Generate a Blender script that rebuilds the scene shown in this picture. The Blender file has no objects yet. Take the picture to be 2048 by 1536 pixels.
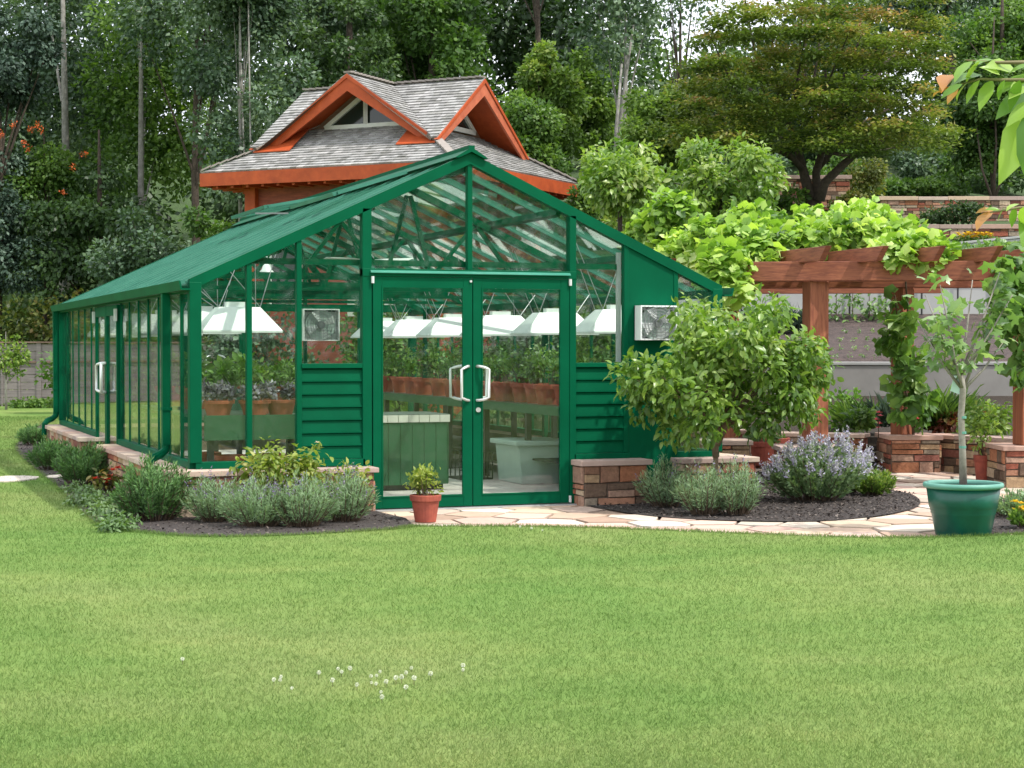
import bpy, math, random
import numpy as np
from mathutils import Vector
random.seed(7)
rg = np.random.default_rng(11)
sc = bpy.context.scene
col = sc.collection
PI = math.pi
# ------------------------------------------------------------------ camera numbers and ground helpers
FPX = 3600.0
TH = math.atan(1349/3600); PH = math.atan(72/3600)
CR = Vector((math.cos(TH), -math.sin(TH), 0))
CF = Vector((math.sin(TH)*math.cos(PH), math.cos(TH)*math.cos(PH), -math.sin(PH)))
CU = CR.cross(CF)
FW = Vector((math.sin(TH), math.cos(TH), 0))
CAM = Vector((-5.7023, -16.4011, 1.55))
def ray(px, py): return CF + CR*((px-1024)/FPX) + CU*((768-py)/FPX)
def G(px, py, z=0.0):
    r = ray(px, py); t = (z-CAM.z)/r.z; return CAM + r*t
def at(px, py, Z):
    r = ray(px, py); return CAM + r*(Z/(r.dot(FW)))
def W(r, Z, z=0.0):
    p = CAM + CR*r + FW*Z; return Vector((p.x, p.y, z))
def rz_of(p):
    d = Vector((p[0]-CAM.x, p[1]-CAM.y, 0)); return d.dot(CR), d.dot(FW)

# ------------------------------------------------------------------ materials
def newmat(name):
    m = bpy.data.materials.new(name); m.use_nodes = True
    nt = m.node_tree; nt.nodes.clear()
    out = nt.nodes.new('ShaderNodeOutputMaterial')
    return m, nt, out
def nd(nt, t, **k):
    n = nt.nodes.new(t)
    for a, b in k.items():
        if a in n.bl_rna.properties: setattr(n, a, b)
    return n
def L(nt, a, b): nt.links.new(a, b)
def ramp(nt, fac, stops):
    r = nt.nodes.new('ShaderNodeValToRGB')
    e = r.color_ramp.elements
    while len(e) < len(stops): e.new(0.5)
    for i, (p, c) in enumerate(stops):
        e[i].position = p; e[i].color = (*c, 1)
    L(nt, fac, r.inputs[0]); return r.outputs[0]
def noise(nt, scale, detail=4, rough=.6, vec=None, dist=0):
    n = nt.nodes.new('ShaderNodeTexNoise'); n.inputs['Scale'].default_value = scale
    n.inputs['Detail'].default_value = detail; n.inputs['Roughness'].default_value = rough
    n.inputs['Distortion'].default_value = dist
    if vec is None:
        tc = nt.nodes.new('ShaderNodeTexCoord'); vec = tc.outputs['Object']
    L(nt, vec, n.inputs['Vector']); return n.outputs['Fac']
def mix(nt, f, a, b, mode='MIX'):
    m = nt.nodes.new('ShaderNodeMix'); m.data_type = 'RGBA'; m.blend_type = mode
    for s, v in ((0, f), (6, a), (7, b)):
        if hasattr(v, 'is_linked') or hasattr(v, 'node'): L(nt, v, m.inputs[s])
        elif s == 0: m.inputs[0].default_value = v
        else: m.inputs[s].default_value = (*v, 1)
    return m.outputs[2]
def bump(nt, h, strength=.3, dist=.02):
    b = nt.nodes.new('ShaderNodeBump'); b.inputs['Strength'].default_value = strength
    b.inputs['Distance'].default_value = dist; L(nt, h, b.inputs['Height']); return b.outputs[0]
def simple(name, c1, c2=None, scale=6, rough=.6, bs=.15, bd=.01, metal=0, spec=.5, coat=0, nscale=None):
    m, nt, out = newmat(name)
    p = nt.nodes.new('ShaderNodeBsdfPrincipled')
    c2 = c2 or tuple(x*.8 for x in c1)
    f = noise(nt, scale, 5)
    c = ramp(nt, f, [(.3, c2), (.7, c1)])
    L(nt, c, p.inputs['Base Color'])
    p.inputs['Roughness'].default_value = rough; p.inputs['Metallic'].default_value = metal
    p.inputs['Specular IOR Level'].default_value = spec; p.inputs['Coat Weight'].default_value = coat
    if bs: L(nt, bump(nt, noise(nt, nscale or scale*6, 4), bs, bd), p.inputs['Normal'])
    L(nt, p.outputs[0], out.inputs[0]); return m
def attrcol(name, attr='tint', c=None, noise_amt=.25, scale=30, rough=.85, bs=.5, bd=.01):
    """material whose colour comes from a per-face colour attribute, with fine mottling"""
    m, nt, out = newmat(name)
    p = nt.nodes.new('ShaderNodeBsdfPrincipled')
    a = nt.nodes.new('ShaderNodeAttribute'); a.attribute_name = attr
    f = noise(nt, scale, 6, .7)
    g = ramp(nt, f, [(.25, (1-noise_amt,)*3), (.75, (1+noise_amt,)*3)])
    cc = mix(nt, 1.0, a.outputs['Color'], g, 'MULTIPLY')
    L(nt, cc, p.inputs['Base Color']); p.inputs['Roughness'].default_value = rough
    p.inputs['Specular IOR Level'].default_value = .25
    L(nt, bump(nt, noise(nt, scale*1.5, 6, .7), bs, bd), p.inputs['Normal'])
    L(nt, p.outputs[0], out.inputs[0]); return m
def leafmat(name, stops, trans=.35, rough=.45, spec=.4, gloss=.0):
    m, nt, out = newmat(name)
    a = nt.nodes.new('ShaderNodeAttribute'); a.attribute_name = 'rnd'
    n = len(stops)
    c = ramp(nt, a.outputs['Fac'], [(i/(n-1), s) for i, s in enumerate(stops)])
    p = nt.nodes.new('ShaderNodeBsdfPrincipled'); L(nt, c, p.inputs['Base Color'])
    p.inputs['Roughness'].default_value = rough; p.inputs['Specular IOR Level'].default_value = spec
    t = nt.nodes.new('ShaderNodeBsdfTranslucent')
    tcol = mix(nt, 1.0, c, (1.25, 1.35, .55), 'MULTIPLY'); L(nt, tcol, t.inputs[0])
    ms = nt.nodes.new('ShaderNodeMixShader'); ms.inputs[0].default_value = trans
    L(nt, p.outputs[0], ms.inputs[1]); L(nt, t.outputs[0], ms.inputs[2]); L(nt, ms.outputs[0], out.inputs[0])
    return m
M = {}
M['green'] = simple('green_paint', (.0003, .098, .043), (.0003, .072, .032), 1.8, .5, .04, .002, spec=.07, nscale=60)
M['green_roof'] = simple('sky_lit_green_paint', (.045, .20, .135), (.02, .14, .09), 2.5, .4, .05, .002, spec=.5, nscale=60)  # lighter teal than the frame, painting reflected sky onto the roof bars
M['green_dull'] = simple('green_laminate', (.02, .10, .045), (.015, .08, .035), 3, .5, .05)
M['white_metal'] = simple('white_enamel', (.80, .82, .80), (.72, .75, .73), 3, .4, .02)
M['handle'] = simple('brushed_handle', (.75, .76, .75), (.62, .63, .62), 8, .3, .02, metal=.3)
M['fan_grey'] = simple('pale_grey_plastic', (.46, .48, .48), (.38, .40, .40), 5, .5, .05)
M['steel'] = simple('galvanised_steel', (.40, .41, .42), (.28, .29, .30), 6, .4, .05, metal=.6)
M['dark'] = simple('dark_plastic', (.02, .02, .02), (.012, .012, .012), 8, .5, .05)
M['terracotta'] = simple('terracotta', (.40, .11, .055), (.30, .075, .04), 7, .8, .2, .003)
M['terracotta_red'] = simple('terracotta_red', (.38, .085, .05), (.22, .045, .03), 9, .75, .2, .003)
M['green_pot'] = simple('green_planter_plastic', (.006, .105, .07), (.003, .065, .045), 5, .35, .04, .002)
M['green_pot_rim'] = simple('faded_green_plastic', (.13, .33, .26), (.09, .27, .21), 5, .5, .05, .002)
M['soil'] = simple('potting_soil', (.05, .035, .025), (.02, .015, .01), 30, .95, .8, .01)
M['mulch'] = simple('bark_mulch', (.075, .06, .055), (.028, .022, .020), 22, .95, 1.0, .03, nscale=45)
M['mulch_hill'] = simple('bark_mulch_brown', (.10, .07, .062), (.042, .03, .028), 9, .95, 1.0, .04, nscale=25)
M['lawn_far'] = None
M['concrete'] = simple('concrete', (.27, .26, .245), (.20, .19, .18), 1.6, .85, .15, .004, nscale=30)
M['concrete_pale'] = simple('pale_concrete', (.40, .40, .39), (.31, .31, .30), 1.2, .85, .15, .004, nscale=30)
M['floor'] = simple('greenhouse_floor', (.55, .50, .46), (.42, .38, .35), 2, .6, .1)
M['coping'] = simple('sandstone_coping', (.50, .37, .30), (.36, .26, .22), 5, .85, .4, .006)
M['mortar'] = simple('mortar', (.13, .10, .08), (.09, .07, .055), 20, .95, .5, .01)
M['stone'] = attrcol('stacked_stone', noise_amt=.4, scale=22, bs=.9, bd=.015)
M['flag'] = attrcol('flagstone', noise_amt=.12, scale=9, rough=.8, bs=.3, bd=.004)
M['bark'] = simple('bark', (.10, .075, .055), (.045, .033, .025), 14, .95, .9, .03)
M['bark_pale'] = simple('pale_bark', (.30, .29, .26), (.15, .14, .12), 8, .9, .6, .02)
M['bark_grey'] = simple('grey_bark', (.30, .28, .24), (.19, .17, .14), 18, .85, .4, .01)
M['twig'] = simple('young_twig', (.20, .19, .07), (.14, .12, .05), 20, .7, .2, .003)
M['bark_tan'] = simple('tan_bark', (.24, .17, .11), (.13, .09, .06), 14, .9, .6, .01)
M['vine_stem'] = simple('vine_stem', (.12, .08, .05), (.06, .04, .025), 20, .9, .5, .01)
def wood(name, c1, c2, rough=.6, sc_=1.0, stretch=(1, 1, 12), ns=3):
    m, nt, out = newmat(name)
    p = nt.nodes.new('ShaderNodeBsdfPrincipled')
    tc = nt.nodes.new('ShaderNodeTexCoord'); mp = nt.nodes.new('ShaderNodeMapping')
    mp.inputs['Scale'].default_value = stretch; L(nt, tc.outputs['Object'], mp.inputs[0])
    f = noise(nt, ns*sc_, 6, .65, mp.outputs[0], .6); f2 = noise(nt, 2.2, 3)
    c = ramp(nt, f, [(.32, c2), (.68, c1)])
    g = ramp(nt, f2, [(.3, (.82, .80, .78)), (.7, (1.08, 1.06, 1.05))])
    L(nt, mix(nt, 1.0, c, g, 'MULTIPLY'), p.inputs['Base Color'])
    p.inputs['Roughness'].default_value = rough; p.inputs['Specular IOR Level'].default_value = .3
    L(nt, bump(nt, f, .25, .004), p.inputs['Normal']); L(nt, p.outputs[0], out.inputs[0]); return m
M['cedar_post'] = wood('cedar_post', (.40, .15, .075), (.19, .06, .034), stretch=(14, 14, .8))
M['cedar_beam'] = wood('cedar_beam', (.37, .135, .07), (.17, .055, .035), stretch=(1.5, 1.5, 12))
M['orange_wood'] = wood('orange_stained_wood', (.47, .088, .022), (.36, .06, .016), stretch=(1.5, 1.5, 1.5), ns=4)
M['sunlit_orange_wood'] = wood('sunlit_stained_wood', (.52, .15, .075), (.40, .10, .05), stretch=(1.5, 1.5, 1.5), ns=4)  # paler copy of the orange stain, painting sunlight onto the right gable boards
M['red_cedar'] = wood('red_cedar_siding', (.34, .085, .05), (.18, .04, .03), stretch=(1, 1, 6))
M['fence_wood'] = wood('weathered_fence_wood', (.27, .24, .235), (.18, .16, .16), stretch=(1, 1, 14), ns=2, rough=.9)
M['fence_rail'] = wood('fence_rail_wood', (.25, .17, .13), (.16, .11, .09), stretch=(1, 1, 14), ns=2, rough=.9)
M['white_wood'] = simple('white_window_paint', (.72, .72, .68), (.62, .62, .58), 4, .6, .05)
M['wall_paint'] = simple('painted_panel', (.62, .60, .52), (.5, .48, .42), 2, .7, .1)
M['tile_white'] = simple('white_tiles', (.66, .64, .56), (.56, .54, .48), 3, .3, .02)
M['tub'] = simple('pale_green_tub', (.42, .52, .46), (.36, .46, .41), 3, .45, .04)
M['slate_top'] = simple('dark_worktop', (.07, .10, .085), (.045, .065, .055), 8, .35, .05)
M['tag'] = simple('pale_paper_tag', (.5, .68, .6), (.45, .62, .55), 4, .6, .03)

def make_glass(name, speckle=.03, tint=(.90, .95, .92)):
    m, nt, out = newmat(name)
    lw = nt.nodes.new('ShaderNodeLayerWeight'); lw.inputs[0].default_value = .5
    pw = nt.nodes.new('ShaderNodeMath'); pw.operation = 'POWER'; pw.inputs[1].default_value = 5
    L(nt, lw.outputs['Facing'], pw.inputs[0])
    ma = nt.nodes.new('ShaderNodeMath'); ma.operation = 'MULTIPLY_ADD'; ma.inputs[1].default_value = .95; ma.inputs[2].default_value = .04
    L(nt, pw.outputs[0], ma.inputs[0])
    tr = nt.nodes.new('ShaderNodeBsdfTransparent'); tr.inputs[0].default_value = (*tint, 1)
    gl = nt.nodes.new('ShaderNodeBsdfGlossy'); gl.inputs['Roughness'].default_value = .03
    mx = nt.nodes.new('ShaderNodeMixShader'); L(nt, ma.outputs[0], mx.inputs[0]); L(nt, tr.outputs[0], mx.inputs[1]); L(nt, gl.outputs[0], mx.inputs[2])
    df = nt.nodes.new('ShaderNodeBsdfDiffuse'); df.inputs[0].default_value = (.5, .55, .5, 1)
    f = noise(nt, 14, 6, .75)
    r = ramp(nt, f, [(.45, (0, 0, 0)), (.75, (speckle*3,)*3)])  # pale diffuse speckles painted in for reflections on the panes
    m2 = nt.nodes.new('ShaderNodeMixShader'); L(nt, r, m2.inputs[0]); L(nt, mx.outputs[0], m2.inputs[1]); L(nt, df.outputs[0], m2.inputs[2])
    L(nt, m2.outputs[0], out.inputs[0]); return m
M['glass'] = make_glass('window_glass', .008, (.95, .98, .96))
M['glass_speckled'] = make_glass('speckled_reflection_glass', .02, (.93, .97, .94))
m, nt, out = newmat('dark_window_glass')
p = nt.nodes.new('ShaderNodeBsdfPrincipled'); p.inputs['Base Color'].default_value = (.02, .03, .025, 1); p.inputs['Roughness'].default_value = .08
L(nt, bump(nt, noise(nt, 3), .05), p.inputs['Normal']); L(nt, p.outputs[0], out.inputs[0]); M['dark_glass'] = m

# shingles: per-face tint with weathering
M['shingle'] = attrcol('weathered_shingles', noise_amt=.22, scale=12, rough=.9, bs=.4, bd=.01)

# lawn sheet
def lawn_material(name, blades=False):
    m, nt, out = newmat(name)
    p = nt.nodes.new('ShaderNodeBsdfPrincipled')
    tc = nt.nodes.new('ShaderNodeTexCoord'); vec = tc.outputs['Object']
    f1 = noise(nt, .33, 4, .6, vec, .4); f2 = noise(nt, 1.6, 4, .65, vec)
    mp = nt.nodes.new('ShaderNodeMapping'); mp.inputs['Rotation'].default_value = (0, 0, .25); mp.inputs['Scale'].default_value = (.25, 2.2, 1)
    L(nt, vec, mp.inputs[0]); f4 = noise(nt, .8, 3, .5, mp.outputs[0])
    base = ramp(nt, f1, [(.28, (.132, .234, .056)), (.5, (.180, .262, .074)), (.72, (.232, .284, .102))])
    var = ramp(nt, f2, [(.28, (.84, .90, .82)), (.5, (1, 1, 1)), (.72, (1.16, 1.07, 1.10))])
    var2 = ramp(nt, f4, [(.35, (.92, .95, .91)), (.65, (1.06, 1.04, 1.05))])
    c = mix(nt, 1.0, mix(nt, 1.0, base, var, 'MULTIPLY'), var2, 'MULTIPLY')
    if blades:
        a = nt.nodes.new('ShaderNodeAttribute'); a.attribute_name = 'rnd'
        v3 = ramp(nt, a.outputs['Fac'], [(0, (.72, .84, .68)), (.6, (1.0, 1.02, 1.0)), (.86, (1.18, 1.14, 1.15)), (1, (1.6, 1.3, 1.6))])
        c = mix(nt, 1.0, c, v3, 'MULTIPLY')
        L(nt, c, p.inputs['Base Color']); p.inputs['Roughness'].default_value = .5; p.inputs['Specular IOR Level'].default_value = .25
        t = nt.nodes.new('ShaderNodeBsdfTranslucent'); L(nt, c, t.inputs[0])
        ms = nt.nodes.new('ShaderNodeMixShader'); ms.inputs[0].default_value = .45
        L(nt, p.outputs[0], ms.inputs[1]); L(nt, t.outputs[0], ms.inputs[2]); L(nt, ms.outputs[0], out.inputs[0])
    else:
        f3 = noise(nt, 45, 5, .75, vec)
        v3 = ramp(nt, f3, [(.3, (.75, .82, .72)), (.7, (1.15, 1.1, 1.1))])
        c = mix(nt, 1.0, c, v3, 'MULTIPLY')
        L(nt, c, p.inputs['Base Color']); p.inputs['Roughness'].default_value = .9; p.inputs['Specular IOR Level'].default_value = .1
        L(nt, bump(nt, f3, .6, .03), p.inputs['Normal']); L(nt, p.outputs[0], out.inputs[0])
    return m
M['lawn'] = lawn_material('lawn_grass'); M['blades'] = lawn_material('grass_blades', True)
M['hill'] = simple('hillside_cover', (.06, .11, .03), (.035, .06, .018), 3, .95, .9, .05)

# leaves
LM = {
 'forest_dark': leafmat('leaf_forest_dark', [(.018, .038, .016), (.042, .085, .030), (.075, .14, .045), (.14, .22, .08)], .35),
 'forest_grey': leafmat('leaf_grey_green', [(.03, .06, .035), (.06, .11, .06), (.11, .18, .10), (.22, .30, .19)], .3),
 'forest_mid': leafmat('leaf_mid_green', [(.03, .07, .015), (.07, .15, .03), (.125, .22, .045), (.21, .33, .07)], .4),
 'forest_yellow': leafmat('leaf_yellow_green', [(.06, .11, .02), (.12, .21, .04), (.20, .31, .06), (.33, .38, .10)], .4),
 'conifer': leafmat('needle_blue_green', [(.012, .028, .018), (.03, .06, .038), (.055, .10, .065), (.13, .19, .14)], .1, .6),
 'maple': leafmat('leaf_japanese_maple', [(.035, .06, .014), (.085, .14, .025), (.155, .22, .04), (.25, .27, .065), (.46, .27, .15)], .35),
 'round': leafmat('leaf_broad_green', [(.05, .11, .02), (.10, .20, .035), (.17, .30, .06), (.30, .42, .16)], .4, .35, .6),
 'dogwood': leafmat('leaf_dogwood', [(.045, .10, .018), (.095, .19, .03), (.165, .285, .048), (.26, .38, .08), (.40, .47, .19)], .4, .35, .6),
 'vine': leafmat('leaf_grapevine', [(.08, .17, .03), (.18, .33, .05), (.30, .47, .08), (.42, .58, .12), (.60, .70, .30)], .42, .4, .5),
 'vine_dark': leafmat('leaf_vine_green', [(.05, .12, .03), (.11, .22, .05), (.20, .36, .08), (.36, .50, .18)], .4, .4, .5),
 'fig': leafmat('leaf_fig', [(.06, .13, .04), (.12, .22, .07), (.20, .33, .10), (.38, .48, .27)], .4, .35, .6),
 'rosemary': leafmat('leaf_rosemary', [(.03, .07, .022), (.06, .14, .038), (.10, .21, .06), (.17, .30, .10)], .2, .6),
 'lavender': leafmat('leaf_lavender', [(.10, .16, .085), (.165, .26, .135), (.235, .35, .19), (.34, .45, .28)], .3, .6),
 'lav_flower': leafmat('lavender_flowers', [(.11, .08, .16), (.19, .15, .28), (.28, .24, .40), (.38, .35, .48)], .3, .7),
 'catmint_flower': leafmat('catmint_flowers', [(.22, .20, .33), (.34, .32, .48), (.46, .45, .60), (.60, .59, .70)], .3, .7),
 'catmint': leafmat('leaf_catmint', [(.07, .13, .055), (.14, .23, .10), (.22, .32, .16), (.32, .42, .24)], .3, .6),
 'red': leafmat('petals_red', [(.35, .01, .01), (.55, .02, .015), (.65, .06, .04)], .3),
 'orange': leafmat('orange_berries', [(.40, .06, .01), (.55, .10, .02), (.62, .16, .04)], .1),
 'pink': leafmat('petals_pink', [(.55, .06, .12), (.70, .12, .18)], .3),
 'white': leafmat('petals_white', [(.70, .52, .46), (.75, .66, .58), (.80, .78, .70)], .3),
 'yellow': leafmat('petals_yellow', [(.55, .30, .01), (.70, .45, .02), (.75, .55, .04)], .3),
 'rose': leafmat('leaf_rose', [(.10, .16, .03), (.20, .28, .05), (.32, .38, .08), (.42, .40, .12)], .4),
 'silver': leafmat('leaf_silver_purple', [(.06, .045, .06), (.14, .12, .15), (.28, .27, .30), (.5, .5, .52)], .25),
 'herb': leafmat('leaf_herb', [(.05, .11, .02), (.10, .20, .04), (.17, .30, .07), (.30, .42, .15)], .4),
 'ground': leafmat('leaf_groundcover', [(.05, .10, .035), (.095, .17, .06), (.14, .23, .085), (.2, .29, .12)], .3),
 'hedge': leafmat('leaf_hedge', [(.05, .07, .015), (.11, .14, .03), (.19, .22, .05), (.25, .15, .05)], .35),
 'coleus': leafmat('leaf_dark_red', [(.05, .015, .012), (.12, .03, .02), (.2, .06, .03), (.2, .25, .08)], .3),
 'cherry': leafmat('leaf_cherry', [(.11, .23, .035), (.18, .33, .05), (.27, .42, .07), (.38, .50, .13)], .4, .35, .5),
 'cherry_young': leafmat('leaf_cherry_young', [(.45, .16, .07), (.50, .28, .09), (.40, .42, .09)], .45),
 'clover': leafmat('petals_clover', [(.62, .64, .58), (.8, .8, .76)], .2),
}

# ------------------------------------------------------------------ object helpers
def tag(o, label=None, cat=None, group=None, kind=None):
    if label: o['label'] = label
    if cat: o['category'] = cat
    if group: o['group'] = group
    if kind: o['kind'] = kind
    return o
def thing(name, label, cat, loc=(0, 0, 0), group=None):
    o = bpy.data.objects.new(name, None); col.objects.link(o)
    o.location = loc; o.empty_display_size = .2
    return tag(o, label, cat, group)
def offset(o):
    v = Vector((0, 0, 0))
    while o is not None: v += Vector(o.location); o = o.parent
    return v
def link(name, me, mat, parent=None):
    o = bpy.data.objects.new(name, me); col.objects.link(o)
    if mat is not None: me.materials.append(mat)
    if parent is not None: o.parent = parent
    return o
def kids(o): return [c for c in bpy.data.objects if c.parent == o]
def copy_tree(o, cmap=None, parent=None):
    if cmap is None:
        cmap = {}
        for x in bpy.data.objects:
            if x.parent: cmap.setdefault(x.parent.name, []).append(x)
    c = o.copy(); col.objects.link(c)
    if parent is not None: c.parent = parent
    for ch in cmap.get(o.name, []): copy_tree(ch, cmap, c)
    return c

class MB:
    """collects faces; build() links them as one mesh object (vertices given in world coordinates)"""
    def __init__(s): s.v = []; s.f = []; s.t = []
    def poly(s, pts, tint=None):
        n = len(s.v); s.v += [tuple(p) for p in pts]; s.f.append(tuple(range(n, n+len(pts)))); s.t.append(tint)
    def mesh(s, vs, fs, tint=None):
        n = len(s.v); s.v += [tuple(p) for p in vs]
        for f in fs: s.f.append(tuple(i+n for i in f)); s.t.append(tint)
    def box(s, a, b, tint=None):
        x0, y0, z0 = a; x1, y1, z1 = b
        if x0 > x1: x0, x1 = x1, x0
        if y0 > y1: y0, y1 = y1, y0
        if z0 > z1: z0, z1 = z1, z0
        s.mesh([(x0, y0, z0), (x1, y0, z0), (x1, y1, z0), (x0, y1, z0), (x0, y0, z1), (x1, y0, z1), (x1, y1, z1), (x0, y1, z1)],
               [(0, 3, 2, 1), (4, 5, 6, 7), (0, 1, 5, 4), (1, 2, 6, 5), (2, 3, 7, 6), (3, 0, 4, 7)], tint)
        return s
    def obox(s, o, ax, ay, az, tint=None):
        """box from corner o and three edge vectors"""
        o = Vector(o); ax = Vector(ax); ay = Vector(ay); az = Vector(az)
        v = [o, o+ax, o+ax+ay, o+ay, o+az, o+ax+az, o+ax+ay+az, o+ay+az]
        s.mesh(v, [(0, 3, 2, 1), (4, 5, 6, 7), (0, 1, 5, 4), (1, 2, 6, 5), (2, 3, 7, 6), (3, 0, 4, 7)], tint); return s
    def bar(s, a, b, w, h, up=(0, 0, 1), tint=None):
        """rectangular bar between two points, w across, h along 'up'"""
        a = Vector(a); b = Vector(b); d = (b-a).normalized(); up = Vector(up)
        x = d.cross(up)
        if x.length < 1e-4: x = d.cross(Vector((1, 0, 0)))
        x.normalize(); u = x.cross(d).normalized()
        return s.obox(a-x*w/2-u*h/2, x*w, b-a, u*h, tint)
    def prism(s, pts, vec, tint=None):
        vec = Vector(vec); n = len(pts); a = [Vector(p) for p in pts]; b = [p+vec for p in a]
        fs = [tuple(range(n))[::-1], tuple(range(n, 2*n))]
        for i in range(n): fs.append((i, (i+1) % n, (i+1) % n+n, i+n))
        s.mesh(a+b, fs, tint); return s
    def tube(s, pts, rad, sides=8, cap=True, tint=None):
        pts = [Vector(p) for p in pts]; n = len(pts)
        if not hasattr(rad, '__len__'): rad = [rad]*n
        ref = Vector((0.0, 0, 1)); rings = []
        for i, p in enumerate(pts):
            d = (pts[min(i+1, n-1)]-pts[max(i-1, 0)])
            if d.length < 1e-7: d = Vector((0, 0, 1))
            d.normalize()
            x = d.cross(ref)
            if x.length < .1: x = d.cross(Vector((1, 0, 0)))
            x.normalize(); y = d.cross(x)
            if rings and px_.dot(x) < 0: x = -x; y = -y
            px_ = x
            rings.append([p+(x*math.cos(2*PI*k/sides)+y*math.sin(2*PI*k/sides))*rad[i] for k in range(sides)])
        vs = [q for r in rings for q in r]; fs = []
        for i in range(n-1):
            for k in range(sides):
                k2 = (k+1) % sides
                fs.append((i*sides+k, i*sides+k2, (i+1)*sides+k2, (i+1)*sides+k))
        if cap: fs.append(tuple(range(sides))[::-1]); fs.append(tuple((n-1)*sides+k for k in range(sides)))
        s.mesh(vs, fs, tint); return s
    def lathe(s, prof, c=(0, 0, 0), sides=28, tint=None):
        c = Vector(c); vs = []; fs = []
        for r, z in prof:
            for k in range(sides): vs.append(c+Vector((r*math.cos(2*PI*k/sides), r*math.sin(2*PI*k/sides), z)))
        for i in range(len(prof)-1):
            for k in range(sides):
                k2 = (k+1) % sides; fs.append((i*sides+k, i*sides+k2, (i+1)*sides+k2, (i+1)*sides+k))
        s.mesh(vs, fs, tint); return s
    def build(s, name, mat, parent=None, smooth=False, bevel=0):
        me = bpy.data.meshes.new(name); off = offset(parent) if parent is not None else Vector((0, 0, 0))
        me.from_pydata([(x-off.x, y-off.y, z-off.z) for x, y, z in s.v], [], s.f)
        if any(t is not None for t in s.t):
            a = me.attributes.new('tint', 'FLOAT_COLOR', 'FACE')
            buf = []
            for t in s.t: buf += [*(t or (.5, .5, .5)), 1.0]
            a.data.foreach_set('color', buf)
        if smooth: me.shade_smooth()
        me.update()
        o = link(name, me, mat, parent)
        if bevel:
            b = o.modifiers.new('bevel', 'BEVEL'); b.width = bevel; b.segments = 2; b.limit_method = 'ANGLE'
        return o

# leaf templates: (verts, faces); x across, y along, z along the leaf normal
T_Q = ([(0, 0, 0), (.32, .5, 0), (0, 1, 0), (-.32, .5, 0)], [(0, 1, 2, 3)])
T_D = ([(0, 0, 0), (.30, .45, .10), (0, 1, -.08), (-.30, .45, .10)], [(0, 1, 2), (0, 2, 3)])
T_O = ([(0, 0, 0), (0, .33, -.02), (0, .68, -.07), (0, 1, -.20), (.24, .28, .06), (.22, .64, .01), (-.24, .28, .06), (-.22, .64, .01)],
       [(0, 4, 1), (1, 4, 5, 2), (2, 5, 3), (0, 1, 6), (1, 2, 7, 6), (2, 3, 7)])
T_N = ([(0, 0, 0), (.07, .5, 0), (0, 1, 0), (-.07, .5, 0)], [(0, 1, 2, 3)])       # narrow needle / sprig
T_B = ([(-.07, 0, 0), (.07, 0, 0), (0, 1, .1)], [(0, 1, 2)])
def lobed(n, depth, wid):
    vs = [(0, .32, .03)]; fs = []
    k = n*2
    for i in range(k+1):
        a = -PI/2+.35+(2*PI-.7)*i/k
        r = (.62 if i % 2 else .62*(1-depth))
        if i in (0, k): r = .34
        x = math.cos(a+PI/2*0)*r*wid; y = .38+math.sin(a)*r
        vs.append((x, y, -.10*(x*x*4+(y-.3)**2)))
    for i in range(1, k+1): fs.append((0, i, i+1))
    return vs, fs
T_G = lobed(5, .20, 1.05)
T_F = lobed(5, .42, .95)

def leaf_mesh(name, P, D, N, S, tpl, mat, parent=None, rnd=None):
    P = np.asarray(P, float); n = len(P)
    tv = np.array(tpl[0], float); k = len(tv)
    D = D/np.maximum(np.linalg.norm(D, axis=1, keepdims=True), 1e-9)
    X = np.cross(D, N); ln = np.linalg.norm(X, axis=1, keepdims=True)
    bad = ln[:, 0] < 1e-3
    if bad.any(): X[bad] = np.cross(D[bad], np.array([.3, .5, .81])); ln = np.linalg.norm(X, axis=1, keepdims=True)
    X /= np.maximum(ln, 1e-9); Zv = np.cross(X, D)
    S = np.broadcast_to(np.asarray(S, float), (n,))[:, None, None]
    V = P[:, None, :] + S*(X[:, None, :]*tv[None, :, 0:1] + D[:, None, :]*tv[None, :, 1:2] + Zv[:, None, :]*tv[None, :, 2:3])
    if parent is not None:
        V = V - np.array(offset(parent))[None, None, :]
    V = V.reshape(-1, 3)
    lv = []; ls = []; c = 0
    for f in tpl[1]: ls.append(c); lv += list(f); c += len(f)
    lv = np.array(lv); ls = np.array(ls); nf = len(tpl[1]); nl = c
    loops = (lv[None, :] + (np.arange(n)*k)[:, None]).reshape(-1)
    starts = (ls[None, :] + (np.arange(n)*nl)[:, None]).reshape(-1)
    me = bpy.data.meshes.new(name)
    me.vertices.add(len(V)); me.vertices.foreach_set('co', V.astype(np.float32).reshape(-1))
    me.loops.add(len(loops)); me.loops.foreach_set('vertex_index', loops.astype(np.int32))
    me.polygons.add(len(starts)); me.polygons.foreach_set('loop_start', starts.astype(np.int32))
    me.update(calc_edges=True)
    if rnd is None: rnd = rg.random(n)
    a = me.attributes.new('rnd', 'FLOAT', 'FACE')
    a.data.foreach_set('value', np.repeat(np.clip(rnd, 0, 1), nf).astype(np.float32))
    return link(name, me, mat, parent)
def unit(n): 
    v = rg.normal(size=(n, 3)); return v/np.linalg.norm(v, axis=1, keepdims=True)
def clump_points(C, Rr, n, flat=1.0, shell=.55):
    """n points in clumps with centres C and radii Rr; returns positions, outward dirs, clump index"""
    C = np.asarray(C, float); Rr = np.asarray(Rr, float); w = Rr**2; w = w/w.sum()
    idx = rg.choice(len(C), n, p=w); u = unit(n)
    r = shell+(1-shell)*rg.random(n)
    r = r*(.85+.3*rg.random(n))
    off = u*(Rr[idx]*r)[:, None]; off[:, 2] *= flat
    return C[idx]+off, u, idx
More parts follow.
